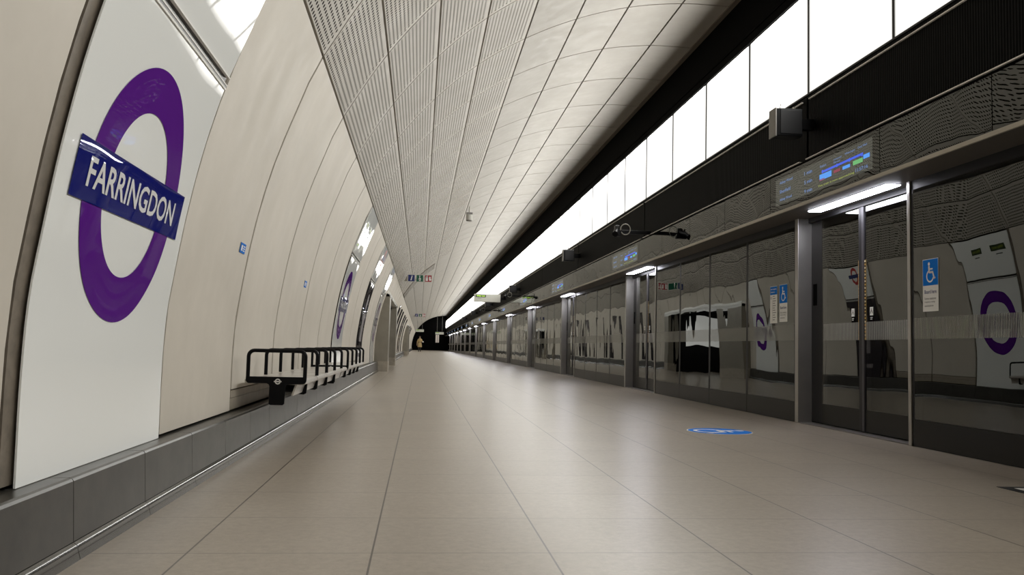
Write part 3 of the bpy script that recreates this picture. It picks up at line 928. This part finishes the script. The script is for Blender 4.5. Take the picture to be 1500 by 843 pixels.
# ------------------------------------------------------------------ signs on the left wall
SC = 0.981                      # arc height of the sign centre
S_DIV = s_at_z(1.879)
def chord_pt(y, q, d=0.0):
    (xa, za), (xb, zb) = prof(S_DIV + 0.052, 0.012), prof(S_LINE1 - 0.014, 0.008)
    L = math.hypot(xb - xa, zb - za)
    return (xa + (xb - xa) * q + (zb - za) / L * d, y, za + (zb - za) * q - (xb - xa) / L * d)
def poster(k, kind, label, cat, near=False):
    ya, yb = YJ(k) + 0.075, YJ(k + 1) - 0.035
    yc = (ya + yb) / 2
    t = thing('station_sign' if kind == 'roundel' else 'advert_panel', label, cat, (-1.168, yc, 0.266), group='glazed wall panels')
    def part(name, fill, mats, parent=t):
        bm = bmesh.new(); fill(bm)
        bmesh.ops.translate(bm, verts=bm.verts, vec=(1.168, -yc, -0.266))
        o = build_raw(name, bm, mats, parent)
        return o
    low = M['white_glass'] if kind == 'roundel' else M['dark_poster']
    def fill_low(bm): sheet(bm, ya, yb, -0.01, S_DIV - 0.012, 0.012, 0.006, 24, 0)
    part('lower_glass', fill_low, [low])
    def fill_up(bm):
        for d0, d1 in ((0.0, -0.02),):
            f = [[bm.verts.new(chord_pt(y, q, d)) for y, q in ((ya, 0), (yb, 0), (yb, 1), (ya, 1))] for d in (d0, d1)]
            bm.faces.new(f[0])
            g = [bm.verts.new(v.co) for v in f[0]]
            for i in range(4): bm.faces.new((g[i], g[(i + 1) % 4], f[1][(i + 1) % 4], f[1][i]))
    part('upper_glass', fill_up, [M['white_glass']])
    def fill_rail(bm):
        sheet(bm, ya, yb, S_DIV + 0.012, S_DIV + 0.050, 0.0, 0.03, 1, 0)
        sheet(bm, ya, yb, S_DIV - 0.012, S_DIV - 0.004, 0.018, 0.03, 1, 1)
        sheet(bm, ya, yb, S_DIV - 0.004, S_DIV + 0.006, 0.016, 0.03, 1, 0)
        sheet(bm, ya, yb, S_DIV + 0.006, S_DIV + 0.012, 0.018, 0.03, 1, 1)
        sheet(bm, ya, yb, S_DIV + 0.044, S_DIV + 0.050, 0.018, 0.03, 1, 1)
    part('divider_rail', fill_rail, [M['rail_black'], M['bright_edge']])
    for y0, y1, nm in ((YJ(k) + 0.012, ya + 0.03, 'side_reveal'), (yb - 0.03, YJ(k + 1) - 0.004, 'side_reveal')):
        def fj(bm): sheet(bm, y0, y1, 0.0, S_LINE1 - 0.008, -0.006, 0.03, 16, 0)
        part(nm, fj, [M['jamb']])
    def fill_fr(bm):
        sheet(bm, ya, yb, -0.022, -0.012, 0.014, 0.03, 1, 0)
    part('bottom_rail', fill_fr, [M['steel_shade']])
    if kind == 'roundel':
        fw = lambda off: (lambda a, b: wall_pt(yc + a, SC + b, off))
        def fr(bm): ring2d(bm, 0, 0, 0.316, 0.4875, fw(0.0145), 0, seg=96, rad=3)
        part('roundel_ring', fr, [M['purple']])
        def fb(bm): rect2d(bm, -0.5925, 0.5925, -0.0985, 0.0985, fw(0.0165), 0, nb=6)
        bar = part('name_bar', fb, [M['blue_bar']])
        def ft(bm):
            V, F = text_mesh('FARRINGDON', 0.97, 0.103, 0.018)
            place2d(bm, V, F, fw(0.0185))
        part('lettering', ft, [M['letter']], bar)
    else:
        fw = lambda off: (lambda a, b: wall_pt(yc + a, SC + b, off))
        def fp(bm):
            disc2d(bm, 0.05, 0.25, 0.18, fw(0.0145), 0, 24)
            rect2d(bm, -0.25, 0.30, -0.50, 0.05, fw(0.0142), 0, nb=6)
            rect2d(bm, -0.45, 0.45, -0.80, -0.72, fw(0.0146), 0)
        part('portrait_print', fp, [M['poster_grey']])
    return t, part, ya, yb
poster(-1, 'roundel', 'tall white glass station sign with purple ring and blue FARRINGDON bar, nearest the camera', 'station sign')
t, part, ya, yb = poster(5, 'roundel', 'second white glass FARRINGDON sign with purple ring, beyond the near end of the bench', 'station sign')
def led(bm):
    for y0, y1 in ((ya + 0.12, ya + 0.48), (ya + 0.72, ya + 1.08)):
        fw = lambda a, b: chord_pt(a, 0.66 + b / 0.6, 0.002)
        fw2 = lambda a, b: chord_pt(a, 0.66 + b / 0.6, 0.0035)
        rect2d(bm, y0, y1, -0.045, 0.045, fw, 0)
        V, F = text_mesh('Way out', 0.28, 0.045, 0.02)
        place2d(bm, V, F, lambda a, b: fw2((y0 + y1) / 2 + a, b), 1)
        rect2d(bm, y0 + 0.1, y1 - 0.08, -0.10, -0.085, fw, 2)
part('way_out_print', led, [M['led_box'], M['scr_yellow'], M['text_grey']])
t, part, ya, yb = poster(8, 'dark', 'tall dark poster with a grey portrait between two white station signs', 'poster')
def rp(bm):
    fw = lambda a, b: chord_pt((ya + yb) / 2 + a, 0.70 + b / 0.6, 0.002)
    fw2 = lambda a, b: chord_pt((ya + yb) / 2 + a, 0.70 + b / 0.6, 0.0035)
    ring2d(bm, 0, 0, 0.11, 0.17, fw, 0, seg=32); rect2d(bm, -0.30, 0.30, -0.035, 0.035, fw2, 1)
part('ring_bar_mark', rp, [M['ring_red'], M['sign_navy']])  # red ring and navy bar drawn flat on the upper glass
poster(11, 'roundel', 'third white glass FARRINGDON sign, last before the grey passage portal', 'station sign')

# narrow dark poster strips further down the wall
n = 0
for k in sorted(FARDARK):
    bm = bmesh.new()
    yc = YJ(k) + 0.7
    sheet(bm, YJ(k) + 0.05, YJ(k) + 1.0, 0.05, S_LINE1 - 0.35, 0.035, 0.03, 10, 0)
    bmesh.ops.translate(bm, verts=bm.verts, vec=(1.125, -yc, -0.32))
    o = build_raw('poster', bm, [M['dark_poster']])
    o.location = (-1.125, yc, 0.32)
    n += 1
    tag(o, f'dark poster strip on the curved wall beyond the passage portal, {ORD[n]} from the camera', 'poster', 'dark posters on the far wall')

# small blue wall plates
for (yy_, zz, lab) in ((5.405, 1.2625, 'small blue plate on the wall left of the bench, nearer the camera'), (8.346, 1.2486, 'small blue plate high on the wall above the bench')):
    s0 = s_at_z(zz)
    x, z = prof(s0)
    t = thing('wall_plate', lab, 'sign', (x, yy_, z), group='small blue plates on the left wall')
    bm = bmesh.new()
    fw = lambda d: (lambda a, b: tuple(Vector(wall_pt(yy_ + a, s0 + b, d)) - Vector((x, yy_, z))))
    rect2d(bm, -0.075, 0.075, -0.027, 0.033, fw(0.004), 0)
    for e in ((-0.075, -0.027, 0.075, -0.027), (-0.075, 0.033, 0.075, 0.033)):
        bm.faces.new([bm.verts.new(fw(d)(a, b)) for a, b, d in ((e[0], e[1], 0.0), (e[2], e[3], 0.0), (e[2], e[3], 0.004), (e[0], e[1], 0.004))])
    build('plate', bm, M['sign_blue'], t)
    bm = bmesh.new()
    rect2d(bm, -0.052, -0.012, -0.014, 0.020, fw(0.005), 0)
    for q in range(3):
        rect2d(bm, 0.004, 0.055, 0.012 - q * 0.013, 0.018 - q * 0.013, fw(0.005), 0)
    build('print', bm, M['scr_blue'] if False else M['sign_white'], t)

# ------------------------------------------------------------------ benches
def frame_loop(y, plate=False):
    """black inverted-U arm rest across the seat; optional solid end plate"""
    bm = bmesh.new()
    x0, x1, zb, zt, r = -1.100, -0.738, 0.462, 0.642, 0.037
    P = [(x0, y, zb)]
    for a in range(0, 91, 18):
        t = math.radians(180 - a); P.append((x0 + r + r * math.cos(t), y, zt - r + r * math.sin(t)))
    for a in range(0, 91, 18):
        t = math.radians(90 - a); P.append((x1 - r + r * math.cos(t), y, zt - r + r * math.sin(t)))
    P.append((x1, y, zb))
    tube(bm, P, 0.0125, 10)
    return bm
def bench(label, y0, ys, y1, brackets, stem):
    t = thing('bench', label, 'bench', (-0.92, y0, 0.262), group='metal benches along the left wall')
    o = Vector((-0.92, y0, 0.262))
    def part(name, bm, m, parent=t, smooth=False):
        bmesh.ops.translate(bm, verts=bm.verts, vec=-o)
        return build(name, bm, m, parent)
    bm = bmesh.new()
    prof_seat = [(-1.120, 0.430), (-0.752, 0.422)] + [(-0.752 + 0.020 * math.sin(math.radians(a)), 0.442 - 0.020 * math.cos(math.radians(a))) for a in (30, 60, 90, 120, 150)] + [(-0.752, 0.462), (-1.120, 0.455)]
    edges = [y0] + ys + [y1]
    for a, b in zip(edges, edges[1:]):
        prism_y(bm, prof_seat, a + 0.010, b - 0.010)
    part('seat', bm, M['seat'])
    bm = bmesh.new(); prism_y(bm, [(-0.800, 0.424), (-0.788, 0.424), (-0.812, 0.352), (-0.824, 0.352)], y0 + .02, y1); part('apron', bm, M['seat'])
    bm = bmesh.new(); box(bm, -0.955, -0.870, y0 + 0.02, y1 - 0.03, 0.36, 0.424); part('beam', bm, M['black_metal'])
    for i, yy_ in enumerate([y0] + ys):
        e = part('end_frame' if i == 0 else 'arm_rest', frame_loop(yy_), M['black_metal'])
        if i == 0:
            bm = bmesh.new()        # solid plate with a stem down to the skirting
            out = [(-1.111, 0.474), (-1.111, 0.448), (-1.103, 0.436), (-1.093, 0.431), (-0.978, 0.431), (-0.965, 0.425), (-0.960, 0.414), (-0.960, 0.300), (-0.950, 0.292),
                   (-0.872, 0.292), (-0.862, 0.300), (-0.857, 0.414), (-0.850, 0.425), (-0.740, 0.431), (-0.730, 0.440), (-0.727, 0.452), (-0.727, 0.474)]
            prism_y(bm, out, yy_ - 0.010, yy_ + 0.010)
            bmesh.ops.translate(bm, verts=bm.verts, vec=-o)
            build('end_plate', bm, M['black_metal'], e)
            bm = bmesh.new()
            ff = lambda a, b: (-0.908 + a, yy_ - 0.0115, 0.444 + b)
            ring2d(bm, 0, 0, 0.0115, 0.0185, ff, 0, seg=24); rect2d(bm, -0.024, 0.024, -0.004, 0.004, ff, 0)
            bmesh.ops.translate(bm, verts=bm.verts, vec=-o)
            build('roundel_badge', bm, M['sign_white'], e)
    if stem:
        bm = bmesh.new(); box(bm, -0.960, -0.857, y1 - 0.03, y1 - 0.01, 0.292, 0.424, bev=0.004); part('far_stem', bm, M['black_metal'])
    for yy_ in brackets:
        bm = bmesh.new()
        prism_y(bm, [(-0.875, 0.424), (-0.778, 0.424), (-0.783, 0.345), (-0.80, 0.336), (-0.875, 0.340)], yy_ - 0.012, yy_ + 0.012)
        part('bracket', bm, M['black_metal'])
    for yy_ in (brackets[len(brackets) // 2], brackets[-1]):
        bm = bmesh.new(); box(bm, -1.170, -0.95, yy_ - 0.03, yy_ + 0.03, 0.34, 0.38); part('wall_mount', bm, M['black_metal'])
    return t
bench('black framed bench with arm loops and a white ring badge, nearer the camera', 5.78, [6.44, 7.10, 7.76, 8.42], 9.02, [6.25, 6.9, 7.6, 8.3], True)
bench('black framed bench end to end behind the nearer bench on the left', 9.14, [9.75, 10.37, 10.96, 11.60], 11.64, [9.5, 10.2, 10.8, 11.4], False)

# ------------------------------------------------------------------ passage portals
def portal(a, b, label):
    y0, y1 = YJ(a), YJ(b)
    t = thing('passage_portal', label, 'doorway', (-1.0, y0, 0), group='grey portals around the cross passages')
    o = Vector((-1.0, y0, 0))
    def part(name, bm, m, parent=t):
        bmesh.ops.translate(bm, verts=bm.verts, vec=-o); return build(name, bm, m, parent)
    def cheek(ya, yb):
        pr = [(-1.20, 0.262), (-0.825, 0.262), (-0.812, 1.93), (-0.82, 1.985), (-0.85, 2.02)] + [prof(s_at_z(z), -0.05) for z in (2.03, 1.6, 1.2, 0.8, 0.5)]
        bm = bmesh.new(); prism_y(bm, pr, ya, yb); part('casing', bm, M['portal'])
        bm = bmesh.new(); box(bm, -1.22, -0.818, ya - 0.012, yb + 0.012, 0.001, 0.262); part('plinth', bm, M['plinth'])
    cheek(y0 - 0.84, y0 + 0.06)
    cheek(y1 - 0.06, y1 + 0.84)
    bm = bmesh.new(); prism_y(bm, [(-1.20, 1.95), (-0.815, 1.95), (-0.80, 2.03), (-0.85, 2.10), (-1.20, 2.10)], y0 - 0.84, y1 + 0.84); part('lintel', bm, M['white_glass'])
    return t
portal(13, 17, 'grey portal casing of the first cross passage, standing out beyond the benches')
portal(37, 41, 'small distant grey portal casing of the second cross passage, far down the left wall')
bm = bmesh.new()
for a, b in PORTALS:
    y0, y1 = YJ(a), YJ(b)
    box(bm, -5.5, -1.24, y0 - 0.1, y0, 0, 2.6); box(bm, -5.5, -1.24, y1, y1 + 0.1, 0, 2.6)
    box(bm, -5.6, -5.5, y0 - 0.1, y1 + 0.1, 0, 2.6); box(bm, -5.5, -1.24, y0, y1, 2.12, 2.2)
build('wall_passage', bm, M['concrete'], kind='structure')
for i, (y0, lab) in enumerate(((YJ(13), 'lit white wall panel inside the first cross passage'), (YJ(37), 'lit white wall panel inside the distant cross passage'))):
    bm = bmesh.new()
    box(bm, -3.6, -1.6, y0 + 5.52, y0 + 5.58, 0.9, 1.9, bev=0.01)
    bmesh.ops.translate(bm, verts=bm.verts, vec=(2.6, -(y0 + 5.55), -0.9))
    o = build('glow_panel', bm, M['glow_wall']); o.location = (-2.6, y0 + 5.55, 0.9)  # plain white panel with the light put in as glow
    tag(o, lab, 'glow_panel')

# ------------------------------------------------------------------ hanging signs
def picto_sign(y, xa, xb, zb, zt, label):
    t = thing('hanging_sign', label, 'sign', (xa, y, zb), group='pictogram signs hanging from the ceiling')
    o = Vector((xa, y, zb))
    def part(name, bm, m, parent=t):
        bmesh.ops.translate(bm, verts=bm.verts, vec=-o); return build(name, bm, m, parent)
    w_ = zt - zb; gap = (xb - xa - 3 * w_) / 2
    bm = bmesh.new(); prism_y(bm, [(xa - 0.40 * w_ * 1.5, zb), (xa - 0.02, zb), (xa - 0.02, zt), (xa - 0.10 * w_, zt)], y, y + 0.06); part('bracket', bm, M['portal'])
    cols = ('sign_navy', 'sign_green', 'sign_red')
    for i in range(3):
        x0 = xa + i * (w_ + gap)
        bm = bmesh.new(); box(bm, x0 - 0.014, x0 + w_ + 0.014, y, y + 0.05, zb - 0.014, zt + 0.014, bev=0.004)
        bx = part('sign_box', bm, M['sign_box'])
        bm = bmesh.new(); rect2d(bm, x0, x0 + w_, zb, zt, lambda a, b: (a, y - 0.003, b)); part('sign_face', bm, M[cols[i]], bx)
        bm = bmesh.new()
        f = lambda a, b: (x0 + w_ * (0.5 + a), y - 0.006, zb + w_ * (0.5 + b))
        if i == 0:
            disc2d(bm, 0.09, 0.30, 0.085, f); stroke2d(bm, [(0.06, 0.14), (-0.06, -0.30)], 0.15, f); stroke2d(bm, [(-0.04, 0.13), (0.10, 0.13)], 0.05, f)
        elif i == 1:
            stroke2d(bm, [(-0.03, 0.40), (-0.03, 0.0)], 0.10, f); disc2d(bm, 0.0, -0.12, 0.19, f); rect2d(bm, -0.13, 0.13, -0.42, -0.12, f); stroke2d(bm, [(-0.12, 0.34), (0.08, 0.34)], 0.05, f)
        else:
            rect2d(bm, -0.38, -0.06, -0.38, 0.22, f); disc2d(bm, -0.22, 0.24, 0.15, f); stroke2d(bm, [(-0.22, 0.3), (-0.10, 0.42)], 0.06, f)
            disc2d(bm, 0.24, 0.18, 0.13, f); disc2d(bm, 0.28, -0.18, 0.17, f); stroke2d(bm, [(0.1, 0.0), (0.34, 0.02)], 0.1, f)
        part('pictogram', bm, M['sign_white'], bx)
    return t
picto_sign(26.8, -0.423, 0.295, 2.66, 2.86, 'three square hanging signs, navy information, green and red, nearest row under the ceiling')
picto_sign(60.0, -0.38, 0.32, 2.66, 2.86, 'tiny distant row of navy, green and red hanging signs near the tunnel end')

def way_out(x0, x1, y, z0, z1, label, armx, up=0, text='Way out'):
    t = thing('way_out_sign', label, 'sign', ((x0 + x1) / 2, y, z0))
    o = Vector(((x0 + x1) / 2, y, z0))
    def part(name, bm, m, parent=t):
        bmesh.ops.translate(bm, verts=bm.verts, vec=-o); return build(name, bm, m, parent)
    bm = bmesh.new(); box(bm, x0, x1, y, y + 0.35, z0, z1, bev=0.012); bx = part('sign_box', bm, M['sign_box'])
    w_ = x1 - x0; h_ = z1 - z0
    bm = bmesh.new(); box(bm, x0 + 0.05 * w_, x0 + 0.44 * w_, y - 0.006, y + 0.002, z0 + 0.58 * h_, z0 + 0.88 * h_); part('led_window', bm, M['led_box'], bx)
    bm = bmesh.new(); V, F = text_mesh(text, 0.32 * w_, 0.19 * h_, 0.03)
    place2d(bm, V, F, lambda a, b: (x0 + 0.245 * w_ + a, y - 0.010, z0 + 0.73 * h_ + b)); part('led_text', bm, M['led'], bx)
    bm = bmesh.new(); V, F = text_mesh('Exit', 0.14 * w_, 0.08 * h_, 0.01)
    place2d(bm, V, F, lambda a, b: (x0 + 0.20 * w_ + a, y - 0.008, z0 + 0.44 * h_ + b)); part('print', bm, M['text_grey'], bx)
    if up:
        for xx in (x0 + 0.2 * w_, x0 + 0.8 * w_):
            bm = bmesh.new(); box(bm, xx - 0.010, xx + 0.010, y + 0.15, y + 0.17, z1, up); part('hanger', bm, M['steel_shade'])
    else:
        bm = bmesh.new(); box(bm, min(x1, armx), max(x1, armx), y + 0.12, y + 0.22, z0 + 0.35 * h_, z0 + 0.60 * h_); part('arm', bm, M['black_metal'])
way_out(2.25, 3.38, 37.0, 2.62, 2.96, 'pale illuminated exit sign with green text hanging beside the light band', 3.60)
way_out(1.8, 2.8, 104.0, 2.05, 2.32, 'white illuminated sign hanging near the dark tunnel end', 3.60, 4.75)
way_out(-0.45, 0.35, 88.0, 2.05, 2.30, 'small white illuminated sign above the distant person', -0.95, 3.15)

# ------------------------------------------------------------------ speakers and cameras on the band
def speaker():
    t = thing('loudspeaker', 'x', 'loudspeaker')
    bm = bmesh.new(); box(bm, 0.02, 0.27, 0.0, 0.15, 0.0, 0.26, bev=0.008); build('cabinet', bm, M['black_metal'], t)
    bm = bmesh.new(); box(bm, 0.055, 0.262, -0.006, 0.002, 0.022, 0.246, bev=0.003); build('grille', bm, M['frame_dark'], t)
    bm = bmesh.new(); box(bm, 0.006, 0.020, -0.004, 0.15, -0.004, 0.264, bev=0.003); build('rim', bm, M['steel_shade'], t)
    bm = bmesh.new(); tube(bm, [(0.07, 0.05, 0.26), (0.075, 0.055, 0.285), (0.085, 0.06, 0.32)], 0.004); tube(bm, [(0.19, 0.05, 0.26), (0.20, 0.055, 0.285), (0.215, 0.055, 0.29), (0.215, 0.055, 0.26)], 0.005); build('cable', bm, M['cable'], t)
    bm = bmesh.new(); box(bm, 0.27, 0.405, 0.04, 0.11, 0.08, 0.18); build('bracket', bm, M['black_metal'], t)
    return t
sp0 = speaker()
for i in range(6):
    o = sp0 if i == 0 else copy_tree(sp0)
    o.location = (3.20, 7.60 + 12.0 * i, 2.715)
    tag(o, 'square black loudspeaker below the glowing band, nearest the camera' if i == 0 else f'square black loudspeaker under the light band, {ORD[i + 1]} from the camera', 'loudspeaker', 'black loudspeakers on the dark band')

def cctv():
    t = thing('security_camera', 'x', 'security camera')
    # origin where the arm meets the band; arm runs to -x
    bm = bmesh.new(); box(bm, -0.50, 0.0, -0.02, 0.02, -0.028, 0.028, bev=0.004); build('arm', bm, M['black_metal'], t)
    bm = bmesh.new(); box(bm, -0.60, -0.50, -0.045, 0.045, -0.07, 0.035, bev=0.006); build('mount', bm, M['black_metal'], t)
    bm = bmesh.new()
    cyl(bm, (-0.54, 0.03, 0.06), (-0.35, -1.0, -0.55), 0.036, 0.036, 0.20)
    cyl(bm, (-0.60, -0.13, -0.035), (-0.35, -1.0, -0.55), 0.044, 0.046, 0.05)
    hs = build('camera_body', bm, M['black_metal'], t)
    bm = bmesh.new(); box(bm, -0.585, -0.515, -0.05, 0.06, 0.045, 0.098, bev=0.01); build('hood', bm, M['kick'], hs)
    bm = bmesh.new()
    P = []
    for a in range(-150, 200, 20):
        q = math.radians(a); P.append((-0.425 + 0.078 * math.cos(q), -0.05, 0.035 + 0.085 * math.sin(q)))
    tube(bm, P, 0.0085); build('cable_loop', bm, M['cable'], t)
    return t
c0 = cctv()
for i, (y, x) in enumerate(((13.3, 3.575), (31.0, 3.575), (44.0, 3.575))):
    o = c0 if i == 0 else copy_tree(c0)
    o.location = (x, y, 2.555)
    tag(o, ['black security camera with a looped grey cable on a long arm, nearest the camera', 'small black security camera on an arm just past the pale exit sign, second along',
            'tiny distant black security camera on an arm, third along the dark band'][i], 'security camera', 'cameras on arms from the dark band')

# fixture hanging from the ceiling panels
t = thing('ceiling_camera', 'small grey cylindrical camera hanging on a stalk from the panelled ceiling', 'security camera', (1.21, 23.0, 4.425))
bm = bmesh.new(); tube(bm, [(0.0, 0.0, 0.03), (0, 0, -0.16)], 0.018); build('stalk', bm, M['grey_box'], t)
bm = bmesh.new(); box(bm, -0.085, 0.085, -0.06, 0.06, -0.21, -0.15, bev=0.01); build('mount', bm, M['steel_shade'], t)
bm = bmesh.new(); cyl(bm, (0, 0, -0.36), (0, 0, 1), 0.085, 0.085, 0.15, 24); bd = build('body', bm, M['grey_box'], t)
bm = bmesh.new(); cyl(bm, (0, 0, -0.385), (0, 0, 1), 0.075, 0.088, 0.026, 24); build('lens_ring', bm, M['steel_shade'], bd)

# ------------------------------------------------------------------ floor markings
t = thing('floor_sticker', 'round blue floor sticker with a white wheelchair symbol by the nearest door', 'floor marking', (2.665, 7.52, 0.0))
bm = bmesh.new(); cyl(bm, (0, 0, 0.0004), (0, 0, 1), 0.287, 0.287, 0.0012, 64); build('border', bm, M['sign_white'], t)
bm = bmesh.new(); cyl(bm, (0, 0, 0.0018), (0, 0, 1), 0.277, 0.277, 0.0006, 64); build('disc', bm, M['sign_blue'], t)
bm = bmesh.new(); wheelchair2d(bm, 0, 0, 0.50, lambda a, b: (b, -a, 0.0030)); build('symbol', bm, M['sign_white'], t)
t = thing('floor_marking', 'white floor marking with a dark border cut by the right edge of the picture', 'floor marking', (3.47, 4.2, 0.0))
bm = bmesh.new(); box(bm, -0.31, 0.31, -0.30, 0.30, 0.0004, 0.002); build('border', bm, M['frame_dark'], t)
bm = bmesh.new(); box(bm, -0.245, 0.245, -0.245, 0.245, 0.0021, 0.003); build('white_field', bm, M['sign_white'], t)

# ------------------------------------------------------------------ things at the dark end
t = thing('notice_board', 'small pale notice on the dark wall at the far end', 'notice', (2.45, 125.0, 0.8))
bm = bmesh.new(); box(bm, -0.28, 0.28, -0.05, 0.0, 0.3, 1.5, bev=0.01); bx = build('frame', bm, M['frame_dark'], t)
bm = bmesh.new(); box(bm, -0.24, -0.02, -0.06, -0.05, 0.35, 1.45); build('sheet', bm, M['glow_sheet'], t)
bm = bmesh.new(); box(bm, 0.03, 0.24, -0.06, -0.05, 0.35, 1.45); build('sheet', bm, M['glow_sheet'], t)

# ------------------------------------------------------------------ distant person
def skinned(name, verts, edges, radii, m, parent, root=0, sub=2):
    me = bpy.data.meshes.new(name); me.from_pydata(verts, edges, [])
    o = bpy.data.objects.new(name, me); C.objects.link(o)
    md = o.modifiers.new('skin', 'SKIN'); md.use_smooth_shade = True
    for i, r in enumerate(radii):
        me.skin_vertices[0].data[i].radius = (r, r) if not isinstance(r, tuple) else r
    me.skin_vertices[0].data[root].use_root = True
    sb = o.modifiers.new('sub', 'SUBSURF'); sb.levels = sub; sb.render_levels = sub
    me.materials.append(m)
    dg = bpy.context.evaluated_depsgraph_get()
    me2 = bpy.data.meshes.new_from_object(o.evaluated_get(dg))
    bpy.data.objects.remove(o)
    o2 = bpy.data.objects.new(name, me2)
    for p in me2.polygons: p.use_smooth = True
    if not me2.materials: me2.materials.append(m)
    return link(o2, parent)
pt = thing('person', 'distant person in a mustard beige coat and dark trousers holding a white paper', 'person', (-0.02, 95.0, 0))
V = [(0, 0, .90), (0, 0, 1.05), (0, 0, 1.22), (0, 0, 1.37), (0, -.01, 1.44), (0, -.02, 1.53), (0, -.02, 1.63),
     (-.17, 0, 1.34), (-.25, .02, 1.08), (-.29, -.04, .86), (-.295, -.06, .80),
     (.17, 0, 1.34), (.25, -.05, 1.11), (.30, -.24, 1.08), (.31, -.30, 1.085),
     (-.085, 0, .86), (-.10, -.05, .48), (-.11, .05, .09), (-.11, -.07, .04),
     (.085, 0, .86), (.08, .06, .48), (.085, .24, .14), (.085, .16, .05)]
Ed = [(0, 1), (1, 2), (2, 3), (3, 4), (4, 5), (5, 6), (3, 7), (7, 8), (8, 9), (9, 10), (3, 11), (11, 12), (12, 13), (13, 14), (0, 15), (15, 16), (16, 17), (17, 18), (0, 19), (19, 20), (20, 21), (21, 22)]
Rr = [.13, .115, .13, .10, .046, .072, .080, .062, .046, .034, .03, .062, .046, .034, .03, .09, .058, .038, .034, .09, .058, .038, .034]
skinned('body', V, Ed, Rr, M['skin'], pt)
def lathe(bm, prof_, cx=0, cy=0, sy=0.7, seg=24):
    rings = [[bm.verts.new((cx + r * math.cos(2 * math.pi * k / seg), cy + sy * r * math.sin(2 * math.pi * k / seg), z)) for k in range(seg)] for r, z in prof_]
    for a, b in zip(rings, rings[1:]):
        for k in range(seg):
            bm.faces.new((a[k], a[(k + 1) % seg], b[(k + 1) % seg], b[k]))
bm = bmesh.new()
lathe(bm, [(.235, .50), (.225, .65), (.20, .85), (.165, 1.02), (.16, 1.06), (.185, 1.2), (.207, 1.32), (.185, 1.38), (.12, 1.43), (.068, 1.47)], sy=0.75)
tube(bm, [(-.16, 0, 1.36), (-.21, 0.01, 1.22), (-.255, .02, 1.08), (-.285, -.03, .90)], 0.062, 12)
tube(bm, [(.16, 0, 1.36), (.21, -.02, 1.24), (.255, -.05, 1.10), (.295, -.20, 1.08)], 0.062, 12)
o = build('coat', bm, M['coat_cloth'], pt)
for p_ in o.data.polygons: p_.use_smooth = len(p_.vertices) == 4
bm = bmesh.new(); lathe(bm, [(.172, 1.01), (.176, 1.03), (.172, 1.055)], sy=0.76); build('belt', bm, M['dark_cloth'], pt)
bm = bmesh.new()
tube(bm, [(-.09, 0, .80), (-.10, -.04, .48), (-.11, .04, .12)], 0.065, 12); tube(bm, [(.09, 0, .80), (.085, .05, .48), (.085, .22, .16)], 0.065, 12)
build('trousers', bm, M['dark_cloth'], pt)
bm = bmesh.new()
box(bm, -.155, -.065, -.16, .09, 0.002, .085, bev=.02); box(bm, .04, .13, .06, .29, 0.012, .12, bev=.02)
build('shoes', bm, M['dark_cloth'], pt)
bm = bmesh.new()
r = bmesh.ops.create_uvsphere(bm, u_segments=20, v_segments=12, radius=.098)
bmesh.ops.translate(bm, verts=bm.verts, vec=(0, .012, 1.605))
bmesh.ops.delete(bm, geom=[f for f in bm.faces if f.calc_center_median().y < -.045 and f.calc_center_median().z < 1.65], context='FACES')
build('hair', bm, M['hair'], pt)
bm = bmesh.new()
for sx in (-.03, .03):
    r = bmesh.ops.create_uvsphere(bm, u_segments=8, v_segments=6, radius=.010, matrix=Matrix.Translation((sx, -.092, 1.60)))
box(bm, -.022, .022, -.096, -.088, 1.535, 1.543)
build('face_features', bm, M['dark_cloth'], pt)
bm = bmesh.new(); box(bm, -.010, .010, -.112, -.085, 1.558, 1.590, bev=.006); build('nose', bm, M['skin'], pt)
def hand(cx, cy, cz, sgn):
    bm = bmesh.new()
    box(bm, cx - .036, cx + .036, cy - .07, cy + .01, cz - .014, cz + .014, bev=.01)
    for q, L in enumerate((.055, .068, .072, .060)):
        fx = cx + (-.027 + .018 * q)
        tube(bm, [(fx, cy - .062, cz), (fx, cy - .062 - L * .55, cz - .012), (fx, cy - .062 - L * .9, cz - .034)], .0085, 8)
    tube(bm, [(cx - sgn * .034, cy - .015, cz), (cx - sgn * .058, cy - .045, cz - .006), (cx - sgn * .050, cy - .075, cz - .014)], .0095, 8)
    return build('hand', bm, M['skin'], pt)
hand(.312, -.30, 1.085, 1)
h2 = hand(-.295, 0.0, 0.0, -1)
for v in h2.data.vertices:
    x, y, z = v.co; v.co = (x, -.06 + z, .79 + y)
bm = bmesh.new(); box(bm, .28, .42, -.42, -.412, 1.02, 1.14)
bmesh.ops.translate(bm, verts=bm.verts, vec=(-.35, .416, -1.02))
o = build('paper_sheet', bm, M['paper']); o.location = (.33, 94.584, 1.02)
tag(o, 'white sheet of paper held by the distant person', 'paper')
